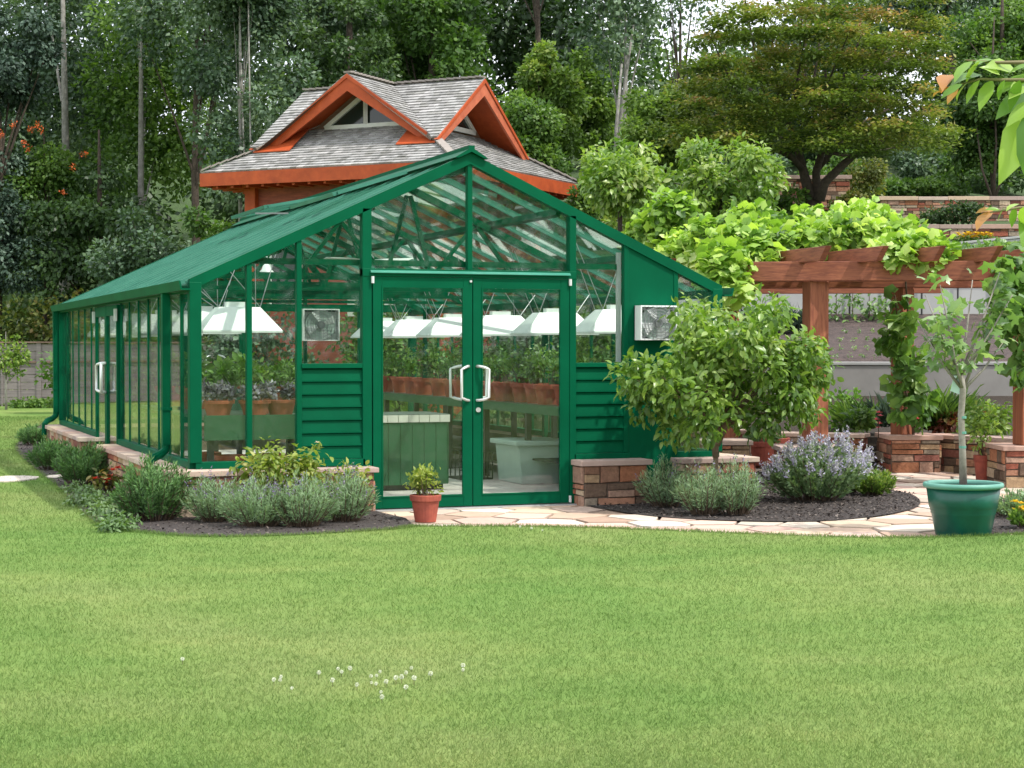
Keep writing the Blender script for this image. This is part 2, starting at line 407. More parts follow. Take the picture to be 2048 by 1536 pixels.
def leaves_on(name, C, Rr, n, size, tpl, mat, parent=None, flat=1., shell=.5, droop=.3, up=.6, rvar=.25, jit=.5, szv=.35, rbias=0., top=0.):
    P, u, idx = clump_points(C, Rr, n, flat, shell)
    cr = rg.random(len(C))
    rnd = .5+(cr[idx]-.5)*rvar*2+(rg.random(n)-.5)*jit+rbias
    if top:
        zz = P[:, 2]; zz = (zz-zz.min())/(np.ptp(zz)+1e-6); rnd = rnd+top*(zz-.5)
    D = u*.8+unit(n)*.9+np.array([0, 0, -droop]); N = u*.5+unit(n)*.6+np.array([0, 0, up])
    return leaf_mesh(name, P, D, N, size*(1-szv+2*szv*rg.random(n)), tpl, mat, parent, rnd)
def crown_centers(c, rx, ry, rz, k, fill=.5, rr=(.25, .4)):
    """clump centres spread in an ellipsoid; bottom flattened"""
    u = unit(k); r = (fill+(1-fill)*rg.random(k))[:, None]
    C = np.array(c)[None]+u*r*np.array([rx, ry, rz])[None]*.82
    R_ = (rr[0]+(rr[1]-rr[0])*rg.random(k))*min(rx, rz)
    return C, R_
# ================================================================== THE SETTING
def inpoly(P, poly):
    P = np.asarray(P); x, y = P[:, 0], P[:, 1]; r = np.zeros(len(P), bool); n = len(poly)
    for i in range(n):
        x1, y1 = poly[i][:2]; x2, y2 = poly[(i+1) % n][:2]
        c = ((y1 > y) != (y2 > y)) & (x < (x2-x1)*(y-y1)/((y2-y1) if abs(y2-y1) > 1e-9 else 1e-9)+x1)
        r ^= c
    return r
def smooth_line(pts, k=6):
    out = []
    P = [Vector((p[0], p[1], 0)) for p in pts]
    for i in range(len(P)-1):
        a = P[max(i-1, 0)]; b = P[i]; c = P[i+1]; d = P[min(i+2, len(P)-1)]
        for j in range(k):
            t = j/k
            out.append(.5*((2*b)+(c-a)*t+(2*a-5*b+4*c-d)*t*t+(-a+3*b-3*c+d)*t**3))
    out.append(P[-1]); return [(p.x, p.y) for p in out]
gl = lambda L_: [G(*q)[:2] for q in L_]
edge_front = smooth_line(gl([(2900, 1070), (2500, 1072), (2200, 1072), (2048, 1074), (1880, 1080), (1700, 1080), (1500, 1073), (1300, 1065), (1150, 1060), (1000, 1058), (830, 1058)]))
edge_bed = smooth_line(gl([(830, 1058), (760, 1066), (560, 1077), (400, 1079), (300, 1072), (225, 1062), (180, 1042), (140, 1003), (112, 975), (75, 945), (38, 912), (32, 893), (60, 868), (88, 846)]))
bedL = edge_bed+[(-2.75, 10.5), (-2.75, -.1), (-1.0, -.1), (-1.0, -.35), (-.95, -1.0)]
GH_L = 10.3
lawn_poly = edge_front+edge_bed[1:]+[(-2.7, 10.5), (2.7, 10.5)]+[tuple(W(*q)[:2]) for q in ((2.2, 27), (2.2, 36), (-1.5, 44), (-1.5, 70), (-60, 90), (-80, -40), (70, -40), (60, 8))]
def sheet(name, poly, z, mat, kind='structure'):
    b = MB(); b.poly([(x, y, z) for x, y in poly]); o = b.build(name, mat); 
    me = o.data
    if me.polygons[0].normal.z < 0: me.flip_normals()
    return tag(o, kind=kind)
b = MB(); b.poly([W(-900, -300, -.03), W(900, -300, -.03), W(900, 1500, -.03), W(-900, 1500, -.03)]); tag(b.build('ground', M['hill']), kind='structure')
sheet('lawn', lawn_poly, .022, M['lawn'])
sheet('mulch_bed', bedL, .03, M['mulch'])
bedR = smooth_line(gl([(1150, 1010), (1270, 1032), (1400, 1043), (1600, 1047), (1720, 1040), (1800, 1028), (1840, 1012), (1825, 993), (1770, 982), (1700, 975)]))+[(5.2, 3.5), (3.2, 2.5), (2.8, .1), (2.7, -.05), (1.1, -.05)]
sheet('mulch_bed', bedR, .021, M['mulch'])
bedR2 = smooth_line(gl([(2300, 1076), (2048, 1070), (1985, 1077), (1950, 1066), (1975, 1045), (1990, 1018), (2015, 1000), (2060, 990), (2200, 985)]))+gl([(2350, 1000)])
sheet('mulch_bed', bedR2, .021, M['mulch'])
# mulch chips lying on the beds
cp = []
for poly, n in ((bedL, 5200), (bedR, 6000), (bedR2, 1500)):
    a = np.array(poly); lo = a.min(0); hi = a.max(0); q = lo+(hi-lo)*rg.random((n*3, 2)); q = q[inpoly(q, poly)][:n]; cp.append(q)
cp = np.vstack(cp); n = len(cp)
P = np.column_stack([cp, .024+.014*rg.random(n)]); D = unit(n)*np.array([1, 1, .25]); Nn = unit(n)*.4+np.array([0, 0, 1.])
M['chip'] = leafmat('bark_chips', [(.02, .015, .013), (.05, .04, .035), (.11, .09, .08), (.2, .17, .15)], 0, .9, .1)
tag(leaf_mesh('bark_chips', P, D, Nn, .028*(.5+rg.random(n)), T_D, M['chip']), kind='stuff')

# flagstone path and patio
path_poly = [(-1.0, -.02), (-1.35, -.9)]+edge_front[::-1]+[tuple(W(9.5, 21)[:2]), tuple(W(7, 23.4)[:2]), tuple(W(2.4, 24.8)[:2]), (2.9, 8), (2.9, .3), (1.1, .1)]
ap = np.array(path_poly); lo = ap.min(0)-.5; hi = np.minimum(ap.max(0)+.5, [13, 9])
seeds = []
rr_ = random.Random(5)
tries = 0
while tries < 9000:
    tries += 1
    q = (rr_.uniform(lo[0], hi[0]), rr_.uniform(lo[1], hi[1]))
    if all((q[0]-s[0])**2+(q[1]-s[1])**2 > .34**2 for s in seeds): seeds.append(q)
seeds = np.array(seeds)
pm = path_poly
ins = inpoly(seeds, [(p[0], p[1]) for p in pm])
def clip(poly, n, d):
    out = []
    for i in range(len(poly)):
        a = poly[i]; c = poly[(i+1) % len(poly)]; da = a[0]*n[0]+a[1]*n[1]-d; dc = c[0]*n[0]+c[1]*n[1]-d
        if da <= 0: out.append(a)
        if da*dc < 0: t = da/(da-dc); out.append((a[0]+(c[0]-a[0])*t, a[1]+(c[1]-a[1])*t))
    return out
fl = MB()
FT = [(.56, .42, .34), (.55, .37, .31), (.50, .36, .27), (.58, .49, .40), (.54, .40, .33), (.46, .38, .31), (.58, .45, .33), (.42, .29, .22), (.60, .54, .46), (.52, .45, .37)]
for i in range(len(seeds)):
    s_ = seeds[i]
    d2 = ((seeds-s_)**2).sum(1); 
    near = np.argsort(d2)[1:16]
    if not ins[i] and not ins[near[:3]].any(): continue
    pl = [(s_[0]-1, s_[1]-1), (s_[0]+1, s_[1]-1), (s_[0]+1, s_[1]+1), (s_[0]-1, s_[1]+1)]
    for j in near:
        nn = seeds[j]-s_; ln = np.hypot(*nn); nn = nn/ln; mid = (seeds[j]+s_)/2
        pl = clip(pl, nn, mid.dot(nn)-.019)
        if len(pl) < 3: break
    if len(pl) < 3: continue
    zt = .006+rr_.random()*.010
    t = FT[rr_.randrange(len(FT))]; v = rr_.uniform(.85, 1.12); t = tuple(min(.75, c*v) for c in t)
    fl.prism([(x, y, zt-.03) for x, y in pl], (0, 0, .03), t)
tag(fl.build('flagstone_path', M['flag']), kind='structure')
sheet('path_joints', path_poly, -.006, M['mortar'])

# left stepping stones in the lawn
def stepping_stone(px, py, rx, ry, label):
    c = G(px, py); k = 9
    pts = [(c.x+math.cos(a)*rx*rr_.uniform(.85, 1.1)*CR.x-math.sin(a)*ry*CR.y, c.y+math.cos(a)*rx*CR.y+math.sin(a)*ry*CR.x*1.0, .005) for a in [2*PI*i/k for i in range(k)]]
    bb = MB(); bb.prism(pts, (0, 0, .035), (.58, .50, .44)); o = bb.build('stepping_stone', M['flag'], bevel=.008)
    tag(o, label, 'stepping stone', 'stepping stones in the lawn')
stepping_stone(20, 963, .32, .45, 'long pale stepping stone in the lawn left of the rosemary bushes')
stepping_stone(117, 958, .14, .2, 'small pale stepping stone at the edge of the left bed')

# terraced hillside on the right
def hprof(Z):
    pts = [(22.8, .0), (23.2, .40), (26.0, .42), (26.12, 1.33), (31.05, 2.0), (31.15, 2.55), (36.05, 3.25), (36.15, 3.5), (42.05, 4.0), (42.2, 4.32), (47.1, 4.8), (47.25, 5.35), (60, 7.3), (80, 10.5), (130, 16)]
    return float(np.interp(Z, [p[0] for p in pts], [p[1] for p in pts]))
def sst(a, b_, x): t = min(1, max(0, (x-a)/(b_-a))); return t*t*(3-2*t)
def terr(r, Z):
    if Z < 34: k = sst(1.3, 2.3, r)
    else: k = sst(-1.5+(34-Z)*.0, 1.5, r)
    z = hprof(Z)*k
    if Z > 48: z += .35*math.sin(r*.5+Z*.3)*k
    return z
def terrain(name, Zs, rs, mat):
    bb = MB(); vs = [W(r, Z, terr(r, Z)) for Z in Zs for r in rs]; k = len(rs)
    bb.mesh(vs, [(i*k+j, i*k+j+1, (i+1)*k+j+1, (i+1)*k+j) for i in range(len(Zs)-1) for j in range(k-1)])
    return tag(bb.build(name, mat, smooth=False), kind='structure')
rs_ = [-2, -1.2, -.6, 0, .5, .9, 1.3, 1.6, 1.9, 2.3, 3, 4, 5, 7, 9, 12, 16, 22, 35, 60]
terrain('planter_soil', [22.9, 23.2, 24.5, 26.06], [2.1, 2.3, 3, 4, 5, 7, 9, 14], M['soil'])
terrain('mulch_slope', list(np.linspace(26.1, 31.08, 8)), rs_[5:], M['mulch_hill'])
terrain('hillside', [31.12, 33, 36.08, 36.12, 39, 42.1, 42.2, 45, 47.12, 47.25, 52, 60, 70, 80, 130], rs_, M['hill'])

# ------------------------------------------------------------------ stone work
STINT = [(.36, .15, .08), (.30, .095, .06), (.40, .27, .16), (.24, .13, .085), (.13, .085, .06), (.42, .26, .19), (.30, .24, .18), (.45, .34, .24), (.38, .19, .12), (.25, .10, .075)]
rs2 = random.Random(21)
def face_stones(mb, o, du, length, z0, z1, out, hmin=.06, hmax=.15, lmin=.12, lmax=.42, proud=.03):
    """irregular coursed stones on a vertical face: o start, du unit direction, out unit outward normal"""
    o = Vector(o); du = Vector(du).normalized(); out = Vector(out).normalized()
    z = z0
    while z < z1-.02:
        h = min(rs2.uniform(hmin, hmax), z1-z)
        if z1-(z+h) < .04: h = z1-z
        x = 0
        while x < length-.01:
            l = min(rs2.uniform(lmin, lmax)*(1 if h > .09 else 1.2), length-x)
            if length-(x+l) < .07: l = length-x
            sub = [(0, h)] if h < .11 or rs2.random() < .6 else [(0, h*.5), (h*.5, h*.5)]
            for sz, sh in sub:
                g = .006; pr = proud*rs2.uniform(.35, 1); t = rs2.choice(STINT); v = rs2.uniform(.75, 1.2)
                t = tuple(c*v for c in t)
                j = lambda: rs2.uniform(-.005, .005)
                a = o+du*(x+g)+Vector((0, 0, z+sz+g)); w = l-2*g; hh = sh-2*g
                p = [a+du*j()+Vector((0, 0, j())), a+du*(w+j())+Vector((0, 0, j())), a+du*(w+j())+Vector((0, 0, hh+j())), a+du*j()+Vector((0, 0, hh+j()))]
                q = [Vector(s) for s in p]; c = sum(q, Vector())/4
                f = [c+(s-c)*.94+out*(pr*rs2.uniform(.85, 1.1)) for s in q]
                bk = [s+out*(pr*.55) for s in q]; b0 = [s-out*.01 for s in q]
                vs = b0+bk+f; fs = [(8, 9, 10, 11)]
                for k in range(4):
                    k2 = (k+1) % 4; fs += [(k, k2, k2+4, k+4), (k+4, k2+4, k2+8, k+8)]
                mb.mesh(vs, fs, t)
            x += l
        z += h
def coping_run(mb, a, b_, width, z, th=.05, lmin=.35, lmax=.7, over=.0):
    """flat coping slabs from a to b (centre line)"""
    a = Vector((a[0], a[1], 0)); b_ = Vector((b_[0], b_[1], 0)); d = b_-a; L_ = d.length; d.normalize(); nrm = Vector((-d.y, d.x, 0))
    x = -over
    while x < L_+over-.01:
        l = min(rs2.uniform(lmin, lmax), L_+over-x)
        if L_+over-(x+l) < .15: l = L_+over-x
        t = rs2.choice([(.50, .37, .30), (.46, .30, .24), (.55, .43, .35), (.42, .31, .27), (.56, .42, .30)])
        w = width*rs2.uniform(.97, 1.03)
        mb.obox(a+d*(x+.004)-nrm*w/2+Vector((0, 0, z)), d*(l-.008), nrm*w, (0, 0, th*rs2.uniform(.9, 1.08)), t)
        x += l
def stone_block(name, A, B, width, z0, z1, parent=None, faces='FBLR', cop=.05, capover=.03, cl=(.35, .7)):
    """a straight stone wall from A to B (centre line in plan), returns the wall object; coping is its child"""
    A = Vector((A[0], A[1], 0)); B = Vector((B[0], B[1], 0)); d = B-A; L_ = d.length; d.normalize(); n_ = Vector((d.y, -d.x, 0))   # n_ : front side
    w = width; mb = MB()
    mb.obox(A-n_*w/2+Vector((0, 0, z0)), d*L_, n_*w, (0, 0, z1-cop-z0), (.12, .09, .07))
    zt = z1-cop
    if 'F' in faces: face_stones(mb, A+n_*w/2, d, L_, z0, zt, n_)
    if 'B' in faces: face_stones(mb, A-n_*w/2, d, L_, z0, zt, -n_)
    if 'L' in faces: face_stones(mb, A-n_*w/2, n_, w, z0, zt, -d)
    if 'R' in faces: face_stones(mb, B-n_*w/2, n_, w, z0, zt, d)
    o = mb.build(name, M['stone'], parent)
    cb = MB(); coping_run(cb, A, B, w+2*capover+.03, z1-cop, cop, cl[0], cl[1], capover+.02)
    cb.build('coping', M['flag'], o, bevel=.006)
    return o

# ================================================================== GREENHOUSE
HW = 2.65; EZ = 2.15; RZ = 3.37; SL = (RZ-EZ)/HW
GL_ = GH_L
rk = lambda x: RZ-SL*abs(x)
gh = thing('greenhouse', 'green framed glass greenhouse with double doors standing on low stone walls', 'greenhouse', (0, 0, 0))
gp = M['green']
# floor slab
MB().box((-2.6, .0, -.02), (2.6, GL_, .028)).build('floor', M['floor'], gh)
MB().box((-1.0, -.12, -.02), (1.08, .0, .02)).build('threshold', M['concrete_pale'], gh)
# stone bases (each with its coping)
stone_block('stone_base', (-2.74, 4.62), (-2.74, .0), .26, 0, .44, gh, 'FLR')    # left wall, near run  (front side faces -x)
stone_block('stone_base', (-2.74, 10.32), (-2.74, 6.35), .26, 0, .44, gh, 'FLR')
stone_block('stone_base', (-2.87, -.12), (-1.03, -.12), .24, 0, .44, gh, 'FLR')
stone_block('stone_base', (1.09, -.10), (1.76, -.10), .34, 0, .45, gh, 'FLR', cl=(.6, .9))
stone_block('stone_base', (2.18, -.10), (2.95, -.10), .34, 0, .45, gh, 'FLR')
stone_block('stone_base', (2.80, .08), (2.80, 10.3), .28, 0, .45, gh, 'F')
stone_block('stone_base', (2.6, 10.4), (-2.6, 10.4), .2, 0, .44, gh, 'F')
# sills
for a, c in (((-2.65, 0), (-2.65, 4.5)), ((-2.65, 6.45), (-2.65, GL_)), ((2.65, 0), (2.65, GL_)), ((-2.65, GL_), (2.65, GL_)), ((-2.65, 0), (-1.05, 0)), ((1.08, 0), (1.68, 0)), ((2.19, 0), (2.65, 0))):
    MB().bar((*a, .475), (*c, .475), .10, .066).build('sill', gp, gh, bevel=.004)
# corner posts and mullions
for x, y in ((-2.65, 0), (2.65, 0), (-2.65, GL_), (2.65, GL_)):
    MB().box((x-.055, y-.055, .50), (x+.055, y+.055, EZ)).build('corner_post', gp, gh, bevel=.006)
def fpost(x, z0, w, d=.075, y=0, name='mullion'):
    MB().box((x-w/2, y-d/2, z0), (x+w/2, y+d/2, rk(x)-.03)).build(name, gp, gh, bevel=.005)
for x, z0, w in ((-2.15, .508, .05), (-1.68, .508, .05), (0.0, 2.30, .05), (1.645, .508, .05), (2.19, 0, .05)): fpost(x, z0, w)
fpost(-1.03, 0, .09, .10, name='door_jamb'); fpost(1.065, 0, .07, .10, name='door_jamb')
for x in (-1.8, -.95, 0, .95, 1.8): fpost(x, .508, .05, y=GL_)
# rear wall door pair
rd = MB(); rd.box((-.9, GL_-.03, .5), (-.82, GL_+.03, 2.15)); rd.box((.0, GL_-.03, .5), (-.06, GL_+.03, 2.15)); rd.box((-.9, GL_-.028, 2.05), (0, GL_+.028, 2.15)); rd.box((-.9, GL_-.028, .6), (0, GL_+.028, .7))
rdo = rd.build('rear_door', gp, gh)
def dhandle(parent, p, s, out, z0, z1, r=.012, side=0):
    """D handle: from p on the stile, standing off along out and shifted along s"""
    p = Vector(p); s = Vector(s); out = Vector(out); pts = [p+Vector((0, 0, z0))]
    k = 4
    for i in range(k+1):
        a = PI/2*i/k; pts.append(p+s*(1-math.cos(a)*0)*0+out*(math.sin(a))*1+s*(i/k)+Vector((0, 0, z0+.03*(1-math.cos(a)))))
    for i in range(k+1):
        a = PI/2*(1-i/k); pts.append(p+out*math.sin(a)+s*(1-i/k)+Vector((0, 0, z1-.03*(1-math.cos(a)))))
    pts.append(p+Vector((0, 0, z1)))
    MB().tube(pts, r, 8).build('handle', M['handle'], parent, smooth=True)
dhandle(rdo, (-.50, GL_-.03, 0), (-.08, 0, 0), (0, -.07, 0), 1.1, 1.44); dhandle(rdo, (-.38, GL_-.03, 0), (.08, 0, 0), (0, -.07, 0), 1.1, 1.44)
# rear rake, transom
for y in (0, GL_):
    for s in (-1, 1):
        yy = y-.05 if y == 0 else y+.02
        mb = MB(); mb.prism([(s*(HW+.05), yy, EZ-.075), (0, yy, RZ-.055), (0, yy, RZ+.055), (s*(HW+.05), yy, EZ+.03)], (0, .09, 0)); mb.build('rake_beam', gp, gh)
MB().box((-2.12, .045, 2.33), (2.16, .085, 2.385)).build('transom', gp, gh)
MB().box((-2.6, GL_-.09, 2.1), (2.6, GL_-.04, 2.2)).build('transom', gp, gh)
# header over doors, drip flashing
MB().box((-1.075, -.055, 2.225), (1.10, .055, 2.30)).build('door_header', gp, gh, bevel=.004)
MB().prism([(-1.0, -.055, 2.285), (-1.0, -.085, 2.262), (-1.0, -.085, 2.257), (-1.0, -.055, 2.257)], (2.03, 0, 0)).build('drip_flashing', simple('aged_green_metal', (.03, .22, .15), (.02, .17, .11), 6, .4, .05), gh)
MB().box((-.985, -.075, -.0), (1.03, -.05, .022)).build('door_sill', M['steel'], gh)
# double doors
def pane(poly, vec, parent, mat='glass', name='pane'):
    return MB().prism(poly, vec).build(name, M[mat], parent)
def leaf_door(x0, x1, hside):
    y0, y1 = -.052, .0
    zb, zt = .03, 2.222
    g0, g1 = x0+.09, x1-.09; gb, gt = .135, 2.135
    mb = MB(); mb.box((x0, y0, zb), (g0, y1, zt)); mb.box((g1, y0, zb), (x1, y1, zt)); mb.box((g0, y0+.002, zb), (g1, y1-.002, gb)); mb.box((g0, y0+.002, gt), (g1, y1-.002, zt))
    fr = mb.build('door', gp, gh, bevel=.003)
    bd = MB()
    for q in (((g0, y0-.004, gt-.012), (g1, y0+.01, gt+.004)), ((g0, y0-.004, gb-.004), (g1, y0+.01, gb+.01)), ((g0-.004, y0-.005, gb), (g0+.008, y0+.01, gt)), ((g1-.008, y0-.005, gb), (g1+.004, y0+.01, gt))): bd.box(*q)
    bd.build('glazing_bead', gp, fr)
    MB().box((g0-.002, -.031, gb-.002), (g1+.002, -.025, gt+.002)).build('pane', M['glass'], fr)
    sx = x1-.045 if hside > 0 else x0+.045
    dhandle(fr, (sx+.01*hside, y0, 0), (-.10*hside, 0, 0), (0, -.075, 0), 1.045, 1.375, .0135)
    dhandle(fr, (sx-.005*hside, y1, 0), (-.13*hside, 0, 0), (0, .075, 0), 1.05, 1.38, .0135)
    hx = x0-.005 if hside > 0 else x1+.005
    for z in (2.16, .035):
        MB().tube([(hx, y0-.014, z), (hx, y0-.014, z+.065)], .015, 10).build('hinge', M['handle'], fr)
    return fr
d1 = leaf_door(-.975, .017, 1); d2 = leaf_door(.025, 1.025, -1)
MB().tube([(.075, -.066, .955), (.075, -.05, .955)], .024, 14).build('lock', M['handle'], d2)
MB().tube([(.0, -.066, 2.19), (.0, -.05, 2.19)], .012, 10).build('stop_bolt', M['handle'], d1)
# siding panels
def siding(x0, x1, z0, z1, n):
    mb = MB(); h = (z1-z0)/n
    for i in range(n):
        z = z0+i*h
        mb.prism([(x0, -.026, z), (x0, -.030, z+.006), (x0, -.018, z+h*.90), (x0, -.006, z+h*.97), (x0, .012, z+h), (x0, .012, z)], (x1-x0, 0, 0))
        mb.box((x0, -.036, z-.003), (x1, -.020, z+.012))
    return mb.build('siding_panel', gp, gh)
siding(-1.655, -1.075, .515, 1.36, 7); siding(1.10, 1.62, .515, 1.36, 7)
MB().box((-1.66, -.05, 1.36), (-1.075, .03, 1.405)).build('window_rail', gp, gh, bevel=.004)
MB().box((1.10, -.05, 1.36), (1.62, .03, 1.405)).build('window_rail', gp, gh, bevel=.004)
# tall solid panel
MB().prism([(1.67, -.03, 0.0), (2.165, -.03, 0.0), (2.165, -.03, rk(2.165)-.05), (1.67, -.03, rk(1.67)-.05)], (0, .04, 0)).build('solid_panel', gp, gh)
MB().box((1.575, .03, 1.41), (1.615, .07, 2.50)).build('inner_pipe', M['fan_grey'], gh)
# front panes
def fpane(x0, x1, z0):
    pts = [(x0, .0, z0), (x1, .0, z0)]
    if x0 < 0 < x1: pts += [(x1, 0, rk(x1)-.05), (0, 0, RZ-.06), (x0, 0, rk(x0)-.05)]
    else: pts += [(x1, 0, rk(x1)-.05), (x0, 0, rk(x0)-.05)]
    pane([(x, .012, z) for x, y, z in pts], (0, .006, 0), gh, 'glass_speckled' if z0 > 2 else 'glass')
for x0, x1, z0 in ((-2.60, -2.17, .508), (-2.13, -1.70, .508), (-1.655, -1.075, 1.405), (-.985, -.025, 2.30), (.025, 1.03, 2.30), (1.10, 1.62, 1.405), (2.215, 2.60, .508)): fpane(x0, x1, z0)
for x0, x1 in ((-2.6, -1.83), (-1.77, -.98), (-.92, -.03), (.03, .92), (.98, 1.77), (1.83, 2.6)):
    pane([(x0, GL_, .51), (x1, GL_, .51), (x1, GL_, rk(x1)-.05), (x0, GL_, rk(x0)-.05)], (0, .006, 0), gh)
# side walls
NB = 16; dy = GL_/NB
for s in (-1, 1):
    X = s*HW
    MB().box((X-.045, .05, EZ-.09), (X+.045, GL_-.05, EZ-.01)).build('eave_beam', gp, gh, bevel=.004)
    for i in range(1, NB):
        y = i*dy
        if s < 0 and i in (8, 9): continue
        z0 = .508 if not (s < 0 and i in (7, 10)) else .02
        w = .026 if i % 4 else .04
        MB().box((X-.015, y-w/2, z0), (X+.017, y+w/2, EZ-.085)).build('glazing_bar', gp, gh)
    for i in range(NB):
        if s < 0 and i in (7, 8, 9): continue
        pane([(X, i*dy+.02, .508), (X, (i+1)*dy-.02, .508), (X, (i+1)*dy-.02, EZ-.085), (X, i*dy+.02, EZ-.085)], (s*.006, 0, 0), gh)
# left side double door
for y0, y1, hs in ((7*dy+.03, 8.5*dy-.01, 1), (8.5*dy+.01, 10*dy-.03, -1)):
    X0, X1 = -2.70, -2.655
    mb = MB(); mb.box((X0, y0, .03), (X1, y0+.07, 2.05)); mb.box((X0, y1-.07, .03), (X1, y1, 2.05)); mb.box((X0+.002, y0+.07, .03), (X1-.002, y1-.07, .13)); mb.box((X0+.002, y0+.07, 1.93), (X1-.002, y1-.07, 2.05))
    fr = mb.build('door', gp, gh, bevel=.003)
    MB().box((-2.68, y0+.068, .128), (-2.674, y1-.068, 1.932)).build('pane', M['glass'], fr)
    ys = y1-.035 if hs > 0 else y0+.035
    dhandle(fr, (X0, ys, 0), (0, -.16*hs, 0), (-.08, 0, 0), 1.02, 1.37, .018)
    hy = y0 if hs > 0 else y1
    MB().box((X0-.03, hy-.035, 1.86), (X0-.001, hy+.035, 2.0)).build('hinge', M['handle'], fr)
# roof
SN = Vector((SL, 0, 1)).normalized()
for s in (-1, 1):
    nrm = Vector((s*SL, 0, 1)).normalized(); dn = Vector((s, 0, -SL)).normalized()
    ed = HW+.06
    for i in range(0, NB*1+1):
        y = i*dy; y = min(max(y, .03), GL_-.03)
        a = Vector((0, y, RZ))+dn*.06; e = Vector((s*ed, y, RZ-SL*ed))
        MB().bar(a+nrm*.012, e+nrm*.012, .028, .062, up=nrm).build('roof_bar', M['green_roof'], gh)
    for i in range(NB):
        y0, y1 = i*dy+.022, (i+1)*dy-.022
        a = Vector((s*.05, 0, rk(.05))); e = Vector((s*ed, 0, RZ-SL*ed))
        pane([(a.x, y0, a.z), (a.x, y1, a.z), (e.x, y1, e.z), (e.x, y0, e.z)], nrm*.006, gh, 'glass_speckled')
    for q in (.36, .70):
        x = s*HW*q; z = rk(x)-.05
        MB().bar((x, .05, z), (x, GL_-.05, z), .05, .07, up=nrm).build('purlin', gp, gh)
MB().box((-.03, .05, RZ-.12), (.03, GL_-.05, RZ-.03)).build('ridge_beam', gp, gh)
rc = MB(); rc.prism([(-.17, -.09, RZ+.0), (-.03, -.09, RZ+.085), (.03, -.09, RZ+.085), (.17, -.09, RZ+.0), (.13, -.09, RZ+.0), (0, -.09, RZ+.06), (-.13, -.09, RZ+.0)], (0, GL_+.18, 0)); rc.box((-.03, -.09, RZ+.085), (.03, GL_+.09, RZ+.12))
rc.build('ridge_cap', gp, gh)
M['sky_white'] = simple('sky_white_pane', (.75, .78, .76), (.68, .72, .70), 4, .5, .03)  # white panes that stand in for bright sky at the right roof slope
for _l in [1]:
    _nt = M['sky_white'].node_tree; _o = [x for x in _nt.nodes if x.type == 'OUTPUT_MATERIAL'][0]; _p = [x for x in _nt.nodes if x.type == 'BSDF_PRINCIPLED'][0]
    _t = _nt.nodes.new('ShaderNodeBsdfTranslucent'); _t.inputs[0].default_value = (.8, .84, .82, 1); _m = _nt.nodes.new('ShaderNodeMixShader'); _m.inputs[0].default_value = .7
    _nt.links.new(_p.outputs[0], _m.inputs[1]); _nt.links.new(_t.outputs[0], _m.inputs[2]); _nt.links.new(_m.outputs[0], _o.inputs[0])
# roof vents on both slopes
for s, y0, y1, ang in ((-1, 1.45, 3.3, .12), (-1, 4.5, 6.4, .24), (1, 1.9, 3.8, .22), (1, 5.0, 7.0, .22)):
    dn = Vector((s, 0, -SL)).normalized(); nrm = Vector((s*SL, 0, 1)).normalized()
    top = Vector((s*.16, 0, rk(.16)))+nrm*.075; d2_ = (dn*math.cos(ang)+nrm*math.sin(ang)); n2 = (nrm*math.cos(ang)-dn*math.sin(ang)); Lv = .78
    mb = MB(); A = lambda t, y: top+d2_*t+Vector((0, y, 0))
    mb.bar(A(0, y0), A(0, y1), .05, .035, up=n2); mb.bar(A(Lv, y0), A(Lv, y1), .06, .04, up=n2)
    for y in (y0, (y0+y1)/2, y1): mb.bar(A(.02, y), A(Lv-.02, y), .035, .034, up=n2)
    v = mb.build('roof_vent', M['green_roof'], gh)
    pane([A(.03, y0+.02), A(.03, y1-.02), A(Lv-.03, y1-.02), A(Lv-.03, y0+.02)], n2*.005, v, 'glass_speckled' if s < 0 else 'sky_white')
    for y in ((y0+y1)/2+.2,) if y0 > 4 and y0 < 5 else ():
        MB().bar(A(Lv*.85, y)-n2*.02, A(Lv*.35, y)-nrm*.09, .02, .02).build('vent_arm', M['steel'], v)
# trusses
for y in (1.95, 4.5, 7.1, 9.4):
    mb = MB(); zc = 2.30
    mb.bar((-2.12, y, zc), (2.12, y, zc), .05, .07); mb.bar((-2.4, y, zc-.13), (2.4, y, zc-.13), .03, .04)
    for s in (-1, 1):
        mb.bar((s*.02, y, RZ-.13), (s*2.6, y, rk(2.6)-.10), .055, .07)
        for a, c in ((.30, .75), (.75, 1.25), (1.25, 1.55), (1.55, 1.95)):
            pass
        xs = [0.25, .75, 1.2, 1.6, 2.0]
        for i, x in enumerate(xs[:-1]):
            z_a = zc if i % 2 == 0 else rk(x)-.14; z_b = zc if i % 2 == 1 else rk(xs[i+1])-.14
            mb.bar((s*x, y, z_a), (s*xs[i+1], y, z_b), .035, .04)
        mb.bar((s*.25, y, zc), (s*.02, y, RZ-.2), .035, .04)
    mb.build('truss', gp, gh)
    for s in (-1, 1):
        MB().box((s*2.57-.025, y-.04, .05), (s*2.57+.025, y+.04, EZ)).build('inner_post', gp, gh)
